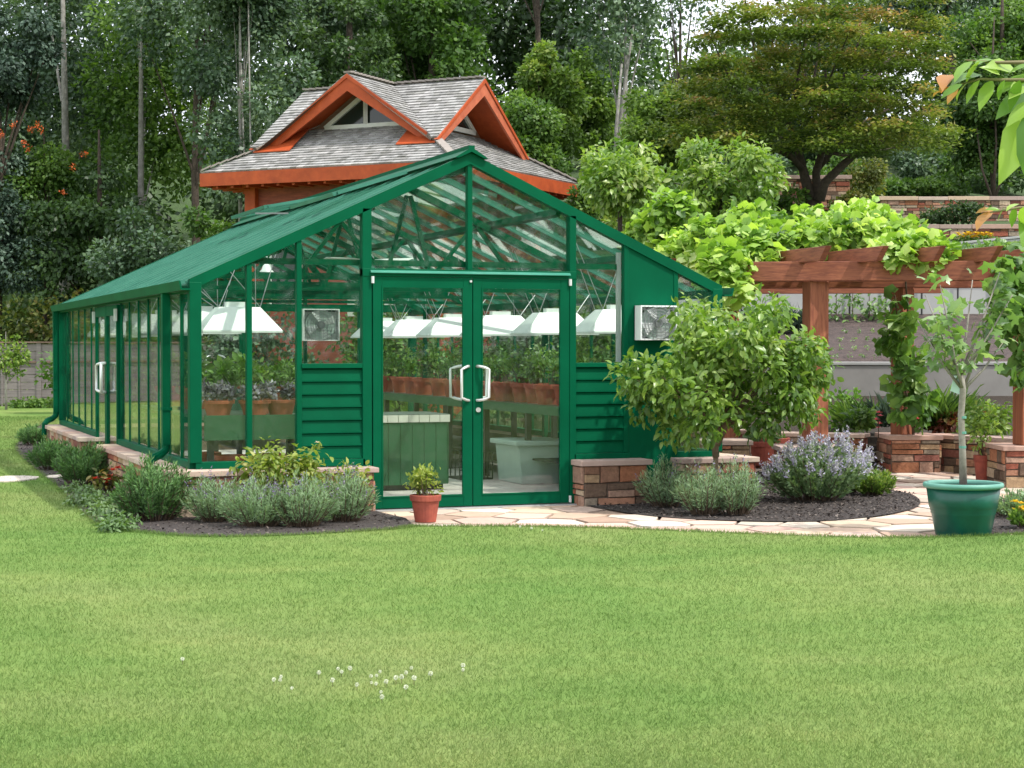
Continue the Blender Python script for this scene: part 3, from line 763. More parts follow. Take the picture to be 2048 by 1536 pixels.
# gutters and downpipes
for s in (-1, 1):
    pr = [(s*(HW+.05), -.10, EZ-.075), (s*(HW+.14), -.10, EZ-.075), (s*(HW+.16), -.10, EZ+.01), (s*(HW+.145), -.10, EZ+.01), (s*(HW+.13), -.10, EZ-.06), (s*(HW+.05), -.10, EZ-.06)]
    MB().prism(pr, (0, GL_+.2, 0)).build('gutter', gp, gh)
for y in (1.0, GL_+.02):
    x = -HW-.09
    pts = [(x, y, EZ-.07), (x, y, .64), (x-.01, y, .57), (x-.06, y-.04, .53), (x-.14, y-.09, .50), (x-.175, y-.12, .46), (x-.18, y-.12, .30)]
    mb = MB(); mb.box((x-.04, y-.045, .62), (x+.03, y+.045, EZ-.075)); mb.tube(pts[1:], .042, 10)
    dp = mb.build('downpipe', gp, gh, smooth=False)
    MB().box((x-.045, y-.055, .95), (x+.05, y+.055, .98)).build('bracket', gp, dp)
# wall fans (own things)
def wall_fan(name, c, face, s, label, depth=.16):
    t = thing(name, label, 'fan', c, 'shuttered fans on the greenhouse walls'); cx, cy, cz = c; f = face
    mb = MB(); w = s/2
    y0, y1 = cy, cy+f*depth
    mb.box((cx-w, y0, cz-w*.86), (cx+w, y0+f*.02, cz+w*.86))
    for a, b_ in (((cx-w, y0, cz-w*.86), (cx-w+.015, y1, cz+w*.86)), ((cx+w-.015, y0, cz-w*.86), (cx+w, y1, cz+w*.86)), ((cx-w+.015, y0, cz+w*.86-.015), (cx+w-.015, y1, cz+w*.86)), ((cx-w+.015, y0, cz-w*.86), (cx+w-.015, y1, cz-w*.86+.015))): mb.box(a, b_)
    mb.build('housing', M['steel'], t)
    t.children[0].data.materials[0] = M['white_metal']
    g = MB()
    for rr in (.13, .105, .08, .055, .03):
        pts = [(cx+math.cos(a)*rr*s*3, y1+f*(.01), cz+math.sin(a)*rr*s*3) for a in [2*PI*k/24 for k in range(25)]]
        g.tube(pts, .004, 5, False)
    k = 9
    for i in range(1, k): g.bar((cx-w+.01, y1, cz-w*.86+2*w*.86*i/k), (cx+w-.01, y1, cz-w*.86+2*w*.86*i/k), .004, .004)
    for i in range(1, k): g.bar((cx-w+2*w*i/k, y1, cz-w*.84), (cx-w+2*w*i/k, y1, cz+w*.84), .004, .004)
    g.build('guard', M['steel'], t)
    h = MB(); h.tube([(cx, y0+f*.02, cz), (cx, y0+f*.10, cz)], s*.42, 24); h.build('shroud', M['tub'], t)
    h = MB(); h.tube([(cx, y0+f*.11, cz), (cx, y0+f*.145, cz)], s*.11, 16); h.build('motor', M['steel'], t)
    for i in range(4):
        a = i*PI/2+.4; d = Vector((math.cos(a), 0, math.sin(a))); q = Vector((-math.sin(a), .35*f, math.cos(a))).normalized()
        o = Vector((cx, cy+f*.12, cz))+d*s*.10
        MB().prism([o-q*.02, o+d*s*.28-q*.07, o+d*s*.30+q*.07, o+q*.02], Vector((0, f*.003, 0))).build('blade', M['white_metal'], t)
    return t
wall_fan('wall_fan', (1.93, -.03, 1.80), -1, .40, 'grey shuttered fan box mounted outside on the tall green panel beside the round shrub')
wall_fan('wall_fan', (1.15, GL_-.06, 1.90), -1, .56, 'pale shuttered fan box seen through the glass on the rear greenhouse wall')

# ---- hoods, fans, benches and pots inside
def cord(mb, a, b_): mb.tube([a, b_], .004, 5)
def grow_hood(x0, x1, y0, y1, zb, label):
    cx, cy = (x0+x1)/2, (y0+y1)/2
    t = thing('grow_light_hood', label, 'lamp', (cx, cy, zb), 'white grow light hoods hanging in the greenhouse')
    h = .25; ix = (x1-x0)*.24; iy = (y1-y0)*.30; e = .02
    B = [(x0, y0, zb), (x1, y0, zb), (x1, y1, zb), (x0, y1, zb)]; B1 = [(a, b_, zb+e) for a, b_, c in B]
    Tt = [(x0+ix, y0+iy, zb+h), (x1-ix, y0+iy, zb+h), (x1-ix, y1-iy, zb+h), (x0+ix, y1-iy, zb+h)]
    def inn(p, k=.006): return (p[0]+(k if p[0] < cx else -k), p[1]+(k if p[1] < cy else -k), p[2]-(.004 if p[2] > zb+.1 else 0))
    o = B+B1+Tt; i_ = [inn(p) for p in o]; mb = MB(); n = 12
    fs = []
    for k in range(4):
        k2 = (k+1) % 4
        fs += [(k, k2, k2+4, k+4), (k+4, k2+4, k2+8, k+8)]
        fs += [(n+k+4, n+k2+4, n+k2, n+k), (n+k+8, n+k2+8, n+k2+4, n+k+4), (k, n+k, n+k2, k2)]
    fs += [(8, 9, 10, 11), (n+11, n+10, n+9, n+8)]
    mb.mesh(o+i_, fs); mb.build('reflector', M['white_metal'], t)
    MB().box((cx-.12, cy-.05, zb+h+.001), (cx+.12, cy+.05, zb+h+.05)).build('ballast', M['white_metal'], t)
    c = MB()
    for p, q in ((Tt[0], (x0-.05, cy)), (Tt[1], (x1+.02, cy)), (Tt[0], (cx, cy)), (Tt[1], (cx-.1, cy)), (Tt[3], (x0-.12, cy)), (Tt[2], (cx+.2, cy+.1))):
        c.tube([p, (q[0], q[1], min(rk(q[0])-.06, 2.75))], .0045, 5)
    c.build('hanging_cord', M['steel'], t)
ordw = ['nearest', 'second', 'third', 'fourth', 'fifth', 'sixth']
for i, y in enumerate((.55, 2.35, 4.15, 5.95, 7.7, 9.2)):
    grow_hood(1.5, 2.38, y, y+.52, 1.70, ('nearest white sloped hood, just behind the glass right of the doors' if i == 0 else '%s white sloped hood from the front in the row over the right bench' % ordw[i]))
for i, y in enumerate((.8, 2.7, 4.9, 7.1, 9.0)):
    grow_hood(-2.42, -1.64, y, y+.52, 1.70, ('nearest white sloped hood, big behind the glass left of the siding panel' if i == 0 else '%s white sloped hood from the front in the row over the left bench' % ordw[i]))
def ceiling_fan(x, y, zb, label, rot):
    t = thing('ceiling_fan', label, 'fan', (x, y, zb), 'white ceiling fans in the greenhouse')
    MB().tube([(x, y, zb+.1), (x, y, rk(x)-.08)], .011, 8).build('rod', M['white_metal'], t)
    MB().lathe([(0, 0), (.06, .005), (.075, .03), (.075, .07), (.055, .09), (.04, .13), (.02, .15), (0, .15)], (x, y, zb), 16).build('motor', M['white_metal'], t, smooth=True)
    for i in range(3):
        a = rot+i*2*PI/3; d = Vector((math.cos(a), math.sin(a), 0)); q = Vector((-math.sin(a), math.cos(a), .25))
        o = Vector((x, y, zb+.03))+d*.07
        MB().prism([o-q*.02, o+d*.12-q*.055, o+d*.46-q*.06, o+d*.46+q*.06, o+d*.12+q*.055, o+q*.02], (0, 0, .006)).build('blade', M['white_metal'], t)
ceiling_fan(-1.39, 2.6, 2.30, 'white ceiling fan hanging behind the left gable glass above the nearest left hood', 2.9)
ceiling_fan(-.36, 2.3, 2.46, 'white ceiling fan hanging behind the gable glass above the left door leaf', 3.4)
# benches
def bench(x0, x1, y0, y1, z, fas, label, legs):
    t = thing('potting_bench', label, 'bench', ((x0+x1)/2, y0, 0), 'potting benches in the greenhouse')
    MB().box((x0, y0, z-.03), (x1, y1, z)).build('bench_top', M['slate_top'], t)
    MB().box((x0, y0-.02, z-fas), (x1, y0-.001, z+.015)).build('fascia', M['green_dull'], t)
    sx = x1 if x0 < 0 else x0
    MB().box((sx-.001 if x0 < 0 else sx-.02, y0, z-.10), (sx+.02 if x0 < 0 else sx+.001, y1, z-.005)).build('fascia', M['green_dull'], t)
    n = max(2, int((y1-y0)/1.4)+1)
    for i in range(n):
        y = y0+.1+(y1-y0-.2)*i/(n-1)
        for x in (x0+.08, x1-.08):
            MB().box((x-.03, y-.03, .028), (x+.03, y+.03, z-.031)).build('leg', M['dark'], t)
    MB().box((x0+.1, y0+.2, .3), (x1-.06, y1-.2, .32)).build('shelf', M['dark'], t)
bench(-2.48, -1.55, .45, 4.3, .90, .22, 'long potting bench along the left glass wall with silver leaved pots on it', 3)
bench(1.45, 2.48, .9, 9.4, .93, .10, 'long potting bench along the right glass wall with a row of herb pots on it', 5)
bench(-1.2, -.2, 5.2, 8.6, .84, .10, 'potting bench in the middle of the greenhouse behind the green counter', 5)
# counter
ct = thing('counter', 'green panelled counter with white tile edge behind the left door leaf', 'counter', (-.3, 2.2, 0))
mb = MB(); mb.box((-1.15, 1.95, .09), (.44, 2.75, .755)); 
for i in range(13): x = -1.15+1.59*i/12; mb.box((x-.004, 1.943, .10), (x+.004, 1.9505, .75))
mb.build('cabinet', M['green_dull'], ct); MB().box((-1.1, 2.0, .028), (.40, 2.7, .09)).build('plinth', M['dark'], ct)
mb = MB()
for i in range(14): x = -1.17+1.63*i/14; mb.box((x+.003, 1.935, .758), (x+1.63/14-.003, 1.96, .835))
mb.build('tile_edge', M['tile_white'], ct); MB().box((-1.17, 1.955, .756), (.46, 2.78, .842)).build('worktop', M['slate_top'], ct)
# tub, crate
tb = thing('storage_tub', 'pale green rectangular tub standing on the floor under the right bench', 'tub', (2.0, 2.9, 0))
mb = MB(); mb.prism([(1.42, 2.3, .03), (1.92, 2.3, .03), (1.97, 2.3, .46), (1.38, 2.3, .46)], (0, .75, 0)); mb.build('body', M['tub'], tb, bevel=.01)
MB().box((1.33, 2.24, .46), (2.02, 3.1, .515)).build('lid', M['tub'], tb, bevel=.012)
MB().tube([(1.98, 2.1, .03), (1.98, 2.1, .72)], .012, 8).build('pipe', M['white_metal'], tb)
cr = thing('wire_crate', 'dark wire crate on the floor beside the pale green tub', 'crate', (1.25, 3.4, 0))
mb = MB()
for i in range(8):
    x = 1.0+.4*i/7
    mb.bar((x, 3.2, .03), (x, 3.2, .34), .012, .012); mb.bar((x, 3.7, .03), (x, 3.7, .34), .012, .012)
for z in (.04, .14, .24, .34):
    for y in (3.2, 3.7): mb.bar((1.0, y, z), (1.4, y, z), .01, .01)
mb.build('wires', M['dark'], cr); MB().box((1.0, 3.2, .028), (1.4, 3.7, .045)).build('base', M['dark'], cr)

def pot_mesh(mb, c, r, h):
    return mb.lathe([(0, 0), (r*.68, 0), (r*.9, h*.78), (r*1.0, h*.785), (r*1.03, h*.98), (r*1.0, h), (r*.92, h), (r*.9, h*.86), (0, h*.86)], c, 24)
def plant_pot(c, r, h, mat, leaf, nleaf, ph, size, label, group=None, tpl=T_D, cat='potted plant', upright=.3, name='potted_plant', spread=1.15):
    t = thing(name, label, cat, c, group)
    pot_mesh(MB(), c, r, h).build('pot', M[mat], t, smooth=False)
    MB().lathe([(0, .002), (r*.9, .002)], (c[0], c[1], c[2]+h*.86), 16).build('soil', M['soil'], t)
    k = max(4, nleaf//25); st = MB()
    C = []; 
    for i in range(k):
        a = rg.random()*2*PI; q = r*spread*math.sqrt(rg.random()); hz = ph*(.35+.65*rg.random())
        C.append((c[0]+math.cos(a)*q, c[1]+math.sin(a)*q, c[2]+h*.9+hz*.8))
        st.tube([(c[0]+math.cos(a)*q*.3, c[1]+math.sin(a)*q*.3, c[2]+h*.85), C[-1]], [.004, .002], 4)
    st.build('stems', M['vine_stem'], t)
    leaves_on('foliage', C, [ph*.28]*k, nleaf, size, tpl, LM[leaf], t, flat=1.2, shell=.1, up=.8, droop=-upright)
    return t
# herb pots along the right bench
ys = [1.15, 1.55, 1.95, 2.4, 2.85, 3.3, 3.75, 4.25, 4.75, 5.3, 5.85, 6.4, 7.0, 7.6, 8.2, 8.8]
words = ['first', 'second', 'third', 'fourth', 'fifth', 'sixth', 'seventh', 'eighth', 'ninth', 'tenth', 'eleventh', 'twelfth', 'thirteenth', 'fourteenth', 'fifteenth', 'sixteenth']
for i, y in enumerate(ys):
    red = i < 6
    plant_pot((1.62+.03*math.sin(i*2.1), y, .93), .13+.015*(i % 3), .22, 'terracotta_red' if red else 'terracotta', ['herb', 'rosemary', 'herb', 'forest_mid'][i % 4], 190, .34+.06*(i % 3), .055,
              '%s %s pot of green herbs from the doors on the right bench' % (words[i], 'red clay' if red else 'terracotta'), 'herb pots along the right bench')
for i, y in enumerate((1.6, 2.6, 3.7, 4.9, 6.2, 7.6)):
    plant_pot((2.15, y, .93), .15, .2, 'terracotta', ['rosemary', 'herb', 'catmint'][i % 3], 220, .5, .06, '%s clay pot of taller greenery in the rear row of the right bench' % words[i], 'pots in the rear row of the right bench')
for i, (x, y) in enumerate(((-.4, 5.4), (-.4, 5.9), (-.4, 6.5), (-.45, 7.1), (-.45, 7.8), (-.9, 5.6), (-.9, 6.6))):
    plant_pot((x, y, .84), .15, .21, 'terracotta', ['herb', 'herb', 'forest_yellow'][i % 3], 200, .36, .06, '%s terracotta pot of leafy herbs on the middle bench' % words[i], 'herb pots on the middle bench')
for i, (x, y) in enumerate(((-2.3, .68), (-1.95, .66), (-1.68, .72), (-2.2, 1.15), (-1.8, 1.2))):
    plant_pot((x, y, .90), .155, .15, 'terracotta', 'silver', 330, .17, .05, '%s low clay pot of silver and purple leaves on the left bench' % words[i], 'silver leaved pots on the left bench', upright=.1, spread=1.1)
for i, (x, y, l) in enumerate(((-1.75, 2.3, 'herb'), (-2.1, 2.9, 'fig'), (-1.7, 3.5, 'herb'), (-2.2, 3.9, 'round'))):
    plant_pot((x, y, .90), .17, .22, 'green_pot' if i % 2 == 0 else 'terracotta', l, 150, .36, .10, '%s large leaved pot plant farther back on the left bench' % words[i], 'leafy pots at the back of the left bench', tpl=T_O)
for i, (x, y, r) in enumerate(((-2.15, .75, .17), (-1.8, .8, .2), (-2.3, 1.3, .15))):
    t = thing('clay_pot', ['empty clay bowl standing under the left bench by the corner glass', 'large upturned clay pot standing under the left bench', 'clay pot standing behind the others under the left bench'][i], 'pot', (x, y, .32), 'empty clay pots under the left bench')
    pot_mesh(MB(), (x, y, .32), r, .2).build('pot', M['terracotta'], t)
# ================================================================== PAVILION
pv0 = W(-1.1, 35.0); 
def Vr(a, b): return CR*a+FW*b
uL = Vr(-.899, .438).normalized(); vL = Vr(.438, .899).normalized()
UA, VA = 6.0, 5.95
def PP(u, v, z): p = pv0+uL*u+vL*v; return Vector((p.x, p.y, z))
pav = thing('pavilion', 'cedar pavilion with orange trim and a grey shingled cross gable roof behind the greenhouse', 'pavilion', PP(3, 2.8, 0))
def clip3(poly, n, d, keep):
    out = []
    for i in range(len(poly)):
        a = poly[i]; c = poly[(i+1) % len(poly)]; da = (a.dot(n)-d)*keep; dc = (c.dot(n)-d)*keep
        if da >= 0: out.append(a)
        if da*dc < 0: out.append(a+(c-a)*(da/(da-dc)))
    return out
def shingles(name, poly, parent, course=.125):
    """shingled slope: real stepped courses of separate shingles"""
    poly = [Vector(p) for p in poly]; n = (poly[1]-poly[0]).cross(poly[2]-poly[0]).normalized()
    if n.z < 0: n = -n
    across = Vector((n.y, -n.x, 0)).normalized(); down = Vector((n.x, n.y, -(n.x**2+n.y**2)/n.z)).normalized()
    s0 = min(p.dot(down) for p in poly); s1 = max(p.dot(down) for p in poly); mb = MB()
    mb.prism([p-n*.012 for p in poly], -n*.05, (.16, .12, .09))
    s = s1
    while s > s0:
        a = max(s-course, s0-.001); strip = clip3(clip3(poly, down, a-.02, 1), down, s, -1)
        if len(strip) >= 3:
            x0 = min(p.dot(across) for p in strip); x1 = max(p.dot(across) for p in strip)
            x = x0-rs2.uniform(0, .15)
            while x < x1:
                w = rs2.uniform(.09, .20); q = clip3(clip3(strip, across, x+.003, 1), across, x+w-.003, -1)
                if len(q) >= 3:
                    v = rs2.uniform(.75, 1.2); base = rs2.choice([(.31, .305, .295), (.27, .265, .255), (.34, .33, .32), (.23, .225, .21)])
                    lift = rs2.uniform(.020, .030)
                    qq = [p+n*(.004+lift*max(0, (p.dot(down)-a)/course)) for p in q]
                    mb.mesh(qq+[p-n*.010 for p in q], [tuple(range(len(q)))]+[(i, (i+1) % len(q), (i+1) % len(q)+len(q), i+len(q)) for i in range(len(q))], tuple(c*v for c in base))
                x += w
        s -= course
    return mb.build(name, M['shingle'], parent)
ZE = 5.2; ZR = 7.2; HS = 2.1; TA = .69
# walls
wb = MB(); a0 = .78
c4 = [(a0, a0), (UA-a0, a0), (UA-a0, VA-a0), (a0, VA-a0)]
vs = [PP(u, v, 0) for u, v in c4]+[PP(u, v, 5.3) for u, v in c4]
wb.mesh(vs, [(0, 1, 5, 4), (1, 2, 6, 5), (2, 3, 7, 6), (3, 0, 4, 7), (4, 5, 6, 7)]); wl = wb.build('wall', M['red_cedar'], pav)
for u, v in c4:
    MB().obox(PP(u, v, 0)-uL*.13-vL*.13, uL*.26, vL*.26, (0, 0, 5.0)).build('corner_post', M['orange_wood'], pav, bevel=.01)
MB().obox(PP(2.0, a0-.03, 2.2), uL*.9, vL*.03, (0, 0, 2.6)).build('wall_panel', M['wall_paint'], pav)
for q in (1.6, 4.4):
    w_ = MB().obox(PP(q-.4, a0-.04, 2.4), uL*.8, vL*.05, (0, 0, 1.4)).build('window', M['white_wood'], pav)
    MB().obox(PP(q-.33, a0-.052, 2.47), uL*.66, vL*.012, (0, 0, 1.26)).build('pane', M['dark_glass'], w_)
# eave soffit and fascias
E_ = [(0, 0), (UA, 0), (UA, VA), (0, VA)]
sf = MB(); sf.prism([PP(u, v, ZE-.16) for u, v in ((.06, .06), (UA-.06, .06), (UA-.06, VA-.06), (.06, VA-.06))], (0, 0, .03)); sf.build('soffit', M['orange_wood'], pav)
for i in range(4):
    a = E_[i]; c = E_[(i+1) % 4]; A = PP(*a, ZE-.15); B = PP(*c, ZE-.15)
    MB().bar(A, B, .05, .27).build('fascia', M['orange_wood'], pav)
    mb = MB(); n_ = 16
    for k in range(1, n_):
        p = A+(B-A)*(k/n_); ins = (PP(3, 2.8, 0)-p); ins.z = 0; d = (B-A).normalized(); ins = ins-d*ins.dot(d); ins.normalize()
        mb.bar(p+ins*.05+Vector((0, 0, -.12)), p+ins*.95+Vector((0, 0, -.10)), .06, .12)
    mb.build('rafter_tails', M['orange_wood'], pav)
# skirt roof
ti = 2.05; zt_ = ZE+ti*.575
inn = [(ti, ti), (UA-ti, ti), (UA-ti, VA-ti), (ti, VA-ti)]
for i in range(4):
    j = (i+1) % 4
    shingles('lower_roof', [PP(*E_[i], ZE), PP(*E_[j], ZE), PP(*inn[j], zt_), PP(*inn[i], zt_)], pav)
for i in range(4):
    a = PP(*E_[i], ZE+.035); c = PP(*inn[i], zt_+.035); d = c-a; n_ = 16; mb = MB()
    for k in range(n_):
        p = a+d*(k/n_); mb.bar(p+Vector((0, 0, .012)), p+d*(1.12/n_)+Vector((0, 0, .035)), .17, .03, tint=(.27, .24, .215))
    mb.build('hip_cap', M['shingle'], pav)
# upper cross gable
cu, cv = 3.0, 2.8; g1 = .92; g2 = .78
zf = ZR-HS*TA
def up(u, v): return None
R1 = lambda v, s: (cu, v)
panels = [
 # ridge along v (front and back gables), left/right slopes
 [(cu, cv), (cu, g1), (cu-HS, g1), (cu-HS, cv-HS)], [(cu, cv), (cu, g1), (cu+HS, g1), (cu+HS, cv-HS)],
 [(cu, cv), (cu, VA-g1), (cu-HS, VA-g1), (cu-HS, cv+HS)], [(cu, cv), (cu, VA-g1), (cu+HS, VA-g1), (cu+HS, cv+HS)]]
for pl in panels: shingles('upper_roof', [PP(u, v, ZR-TA*abs(u-cu)) for u, v in pl], pav)
panels = [[(cu, cv), (g2, cv), (g2, cv-HS), (cu-HS, cv-HS)], [(cu, cv), (g2, cv), (g2, cv+HS), (cu-HS, cv+HS)],
          [(cu, cv), (UA-g2, cv), (UA-g2, cv-HS), (cu+HS, cv-HS)], [(cu, cv), (UA-g2, cv), (UA-g2, cv+HS), (cu+HS, cv+HS)]]
for pl in panels: shingles('upper_roof', [PP(u, v, ZR-TA*abs(v-cv)) for u, v in pl], pav)
for a, c in (((cu, g1), (cu, VA-g1)), ((g2, cv), (UA-g2, cv))):
    mb = MB(); A = PP(*a, ZR+.03); B = PP(*c, ZR+.03); d = (B-A); n_ = 26
    for k in range(n_):
        p = A+d*(k/n_); mb.bar(p+Vector((0, 0, .0)), p+d*(1.1/n_)+Vector((0, 0, .018)), .17, .035, tint=(.27, .24, .215))
    mb.build('ridge_cap', M['shingle'], pav)
# gables: barge boards, soffit, recessed wall, window
def gable(fn, inward, matb):
    """fn(s, t, z): s across from centre, t depth inward from the gable plane"""
    for sg in (-1, 1):
        top = ZR-.01; 
        mb = MB(); dpt = .30
        a = [fn(0, 0, top), fn(sg*(HS+.04), 0, top-TA*(HS+.04)), fn(sg*(HS-.22), 0, top-TA*(HS+.04)-.04), fn(0, 0, top-dpt-.05)]
        vec = fn(0, .05, 0)-fn(0, 0, 0); mb.prism(a, vec); mb.build('barge_board', matb, pav)
        mb = MB(); a = [fn(0, -.025, top+.0), fn(sg*(HS+.04), -.025, top-TA*(HS+.04)+.0), fn(sg*(HS-.03), -.025, top-TA*(HS+.04)-.02), fn(0, -.025, top-.085)]
        mb.prism(a, vec*.5); mb.build('barge_trim', M['orange_wood'], pav)
        s0 = [fn(0, .05, ZR-.085), fn(sg*HS, .05, ZR-.085-TA*HS), fn(sg*HS, .95, ZR-.085-TA*HS), fn(0, .95, ZR-.085)]
        MB().prism(s0, (0, 0, -.02)).build('gable_soffit', M['orange_wood'], pav)
    zb = 6.02
    w = (ZR-.1-zb)/TA
    MB().prism([fn(-w-.3, .80, zb-.25), fn(w+.3, .80, zb-.25), fn(w, .80, zb), fn(0, .80, ZR-.11), fn(-w, .80, zb)], fn(0, .06, 0)-fn(0, 0, 0)).build('gable_wall', M['shingle_wall'], pav)
    z0 = 6.20; hw = (ZR-.32-z0)/TA
    fr = MB(); A = fn(-hw, .74, z0); B = fn(hw, .74, z0); T = fn(0, .74, z0+hw*TA)
    fr.bar(A, B, .06, .10); fr.bar(A, T, .06, .09); fr.bar(B, T, .06, .09); fr.bar(fn(0, .74, z0+.04), T, .13, .06)
    f = fr.build('window', M['white_wood'], pav)
    MB().prism([fn(-hw, .765, z0), fn(hw, .765, z0), fn(0, .765, z0+hw*TA)], fn(0, .008, 0)-fn(0, 0, 0)).build('pane', M['dark_glass'], f)
M['shingle_wall'] = wood('weathered_gable_wall', (.27, .17, .12), (.19, .12, .09), stretch=(1, 1, 8))
gable(lambda s, t, z: PP(cu+s, g1+t, z), 1, M['orange_wood'])
gable(lambda s, t, z: PP(g2+t, cv+s, z), 1, M['sunlit_orange_wood'])
gable(lambda s, t, z: PP(UA-g2-t, cv+s, z), 1, M['orange_wood'])

# ================================================================== FENCE AND WALLS
def fence(x0, Z0, x1, Z1, h, label):
    A = W(x0, Z0); B = W(x1, Z1); d = B-A; Lf = d.length; d.normalize(); nf = Vector((d.y, -d.x, 0))
    t = thing('wooden_fence', label, 'fence', A)
    n = int(Lf/1.85)
    for i in range(n+1):
        MB().obox(A+d*(i*Lf/n)-d*.06-nf*.08, d*.12, nf*.12, (0, 0, h+.02)).build('post', M['fence_wood'], t)
    for i in range(n):
        a = A+d*(i*Lf/n+.062); l = Lf/n-.124; mb = MB(); z = .06
        while z < h-.12:
            hh = .20; mb.obox(a-nf*.02+Vector((0, 0, z)), d*l, nf*.03, (0, 0, hh-.012)); z += hh
        for k in range(1, 4): mb.obox(a+d*(l*k/4-.02)+nf*.012, d*.04, nf*.025, (0, 0, h-.1))
        mb.build('panel', M['fence_wood'], t)
        MB().obox(a-nf*.03+Vector((0, 0, h*.68)), d*l, nf*.08, (0, 0, .05)).build('rail', M['fence_rail'], t)
        MB().obox(a-d*.06-nf*.05+Vector((0, 0, h-.02)), d*(l+.12), nf*.12, (0, 0, .04)).build('cap', M['fence_rail'], t)
    return t
fence(-22, 47, 1.0, 47.6, 1.70, 'weathered grey board fence across the back of the lawn')

def plain_wall(name, label, r0, r1, Z, z0, ztl, ztr, mat, th=.22, joints=0, grp=None):
    A = W(r0, Z); B = W(r1, Z); t = thing(name, label, 'wall', W(r0, Z, z0), grp)
    d = (B-A).normalized(); nf = Vector((d.y, -d.x, 0))
    MB().prism([A+Vector((0, 0, z0)), B+Vector((0, 0, z0)), B+Vector((0, 0, ztr)), A+Vector((0, 0, ztl))], -nf*th).build('wall_body', mat, t, bevel=.012)
    cp_ = MB(); cp_.prism([A+nf*.02+Vector((0, 0, ztl+.002)), B+nf*.02+Vector((0, 0, ztr+.002)), B+nf*.02+Vector((0, 0, ztr+.05)), A+nf*.02+Vector((0, 0, ztl+.05))], -nf*(th+.04)); cp_.build('wall_cap', M['concrete_pale'], t, bevel=.008)
    if joints:
        x = r0+.4
        while x < r1:
            MB().bar(W(x, Z-.05, z0+.02), W(x, Z-.05, max(ztl, ztr)+.35), .022, .022).build('trellis_rod', M['dark'], t); x += joints
    return t
plain_wall('retaining_wall', 'long grey concrete retaining wall below the bark covered slope behind the pergola', 2.35, 13, 26, .2, 1.30, 1.30, M['concrete'])
plain_wall('retaining_wall', 'pale concrete retaining wall with dark upright rods above the bark covered slope', 2.3, 16, 31, 1.6, 2.60, 2.62, M['concrete_pale'], joints=.62)
plain_wall('retaining_wall', 'highest pale concrete wall, its top edge rising to the right under orange flowers', 5.5, 14, 36, 2.8, 3.28, 4.12, M['concrete_pale'])
def hill_stone(label, r0, r1, Z, z0, z1):
    t = stone_block('stone_wall', W(r0, Z), W(r1, Z), .4, z0, z1, None, 'F', cop=.10, cl=(.6, 1.2))
    o = tag(t, label, 'wall', None); return o
_hs = (.10, .26)
hill_stone('lower of the two stacked stone walls on the upper right hillside', 7.2, 17, 42.1, 3.7, 4.42)
hill_stone('upper stacked stone wall on the right hillside below the dark multi stemmed tree', 9.6, 20, 47.2, 4.55, 5.50)
hill_stone('short stretch of red stone wall half hidden left of the spreading maple trunk', 5.3, 8.2, 44, 4.9, 5.75)

# low planter walls and piers round the patio
def gz(px, py, z=.47): p = G(px, py, z); return (p.x, p.y)
def pier(px0, px1, Z, w, label, h=.47):
    r0 = (px0-1024)/FPX*Z; r1 = (px1-1024)/FPX*Z
    o = stone_block('stone_pier', W(r0, Z+w/2), W(r1, Z+w/2), w, 0, h, None, 'FLR', cop=.055, capover=.02, cl=(.9, 1.4))
    return tag(o, label, 'pier', 'stone piers under the pergola posts')
pier(1783, 1880, 22.2, .8, 'stone pier with flat cap under the vine wrapped middle pergola post')
pier(2012, 2190, 19.85, .75, 'stone pier with flat cap at the right edge under the right pergola post')
pier(1566, 1700, 20.0, .6, 'stone pier under the front pergola post behind the purple catmint', .45)
pier(1410, 1500, 21.0, .6, 'stone pier with pale cap behind the trunk of the round shrub', .47)
def pwall(label, r0, Z0, r1, Z1, h=.47):
    return tag(stone_block('stone_wall', W(r0, Z0), W(r1, Z1), .34, 0, h, None, 'FLR', cop=.05, cl=(.5, .9)), label, 'wall', 'low stone planter walls')
pwall('low stone planter wall between the middle and the right pergola piers', 5.35, 22.7, 6.6, 20.9)
pwall('low stone planter wall behind the catmint, left of the middle pergola pier', 3.05, 23.3, 4.45, 22.75)
pwall('low stone planter wall behind the terracotta pots and the round shrub', 1.9, 23.5, 3.0, 23.3, .5)
pwall('low stone planter wall beyond the right pergola pier', 7.0, 20.6, 9.2, 20.9)

# ================================================================== PERGOLA
pg = thing('pergola', 'red brown cedar pergola with notched rafters covered in grape vine', 'pergola', W(4.6, 21.5))
def post(r, Z, z0, z1, w, ang=.5):
    c = W(r, Z); a = Vector((math.cos(ang), math.sin(ang), 0)); b_ = Vector((-a.y, a.x, 0))
    a3 = Vr(1, 0)*math.cos(ang)+Vr(0, 1)*math.sin(ang); b3 = Vr(-math.sin(ang), math.cos(ang))
    return MB().obox(c-a3*w/2-b3*w/2+Vector((0, 0, z0)), a3*w, b3*w, (0, 0, z1-z0)).build('post', M['cedar_post'], pg, bevel=.008)
post(3.42, 20.3, .45, 2.30, .225, .25); post(4.88, 22.5, .47, 2.30, .205, .6); post(5.75, 20.1, .47, 2.30, .225, .25)
post(2.76, 22.9, 0, 2.30, .19, .25); post(1.75, 23.1, 0, 2.30, .19, .25); post(7.3, 22.2, .3, 2.3, .2, .3)
def beam(r0, Z0, r1, Z1, z0, z1, w, m='cedar_beam'):
    A = W(r0, Z0, (z0+z1)/2); B = W(r1, Z1, (z0+z1)/2)
    d = (B-A).normalized()
    x = Vector((d.y, -d.x, 0)); h = z1-z0
    pr = [A-d*.0+Vector((0, 0, h/2)), A+d*.12-Vector((0, 0, h/2)), B-d*.12-Vector((0, 0, h/2)), B+Vector((0, 0, h/2))]
    return MB().prism([p-x*w/2 for p in pr], x*w).build('beam', M[m], pg, bevel=.006)
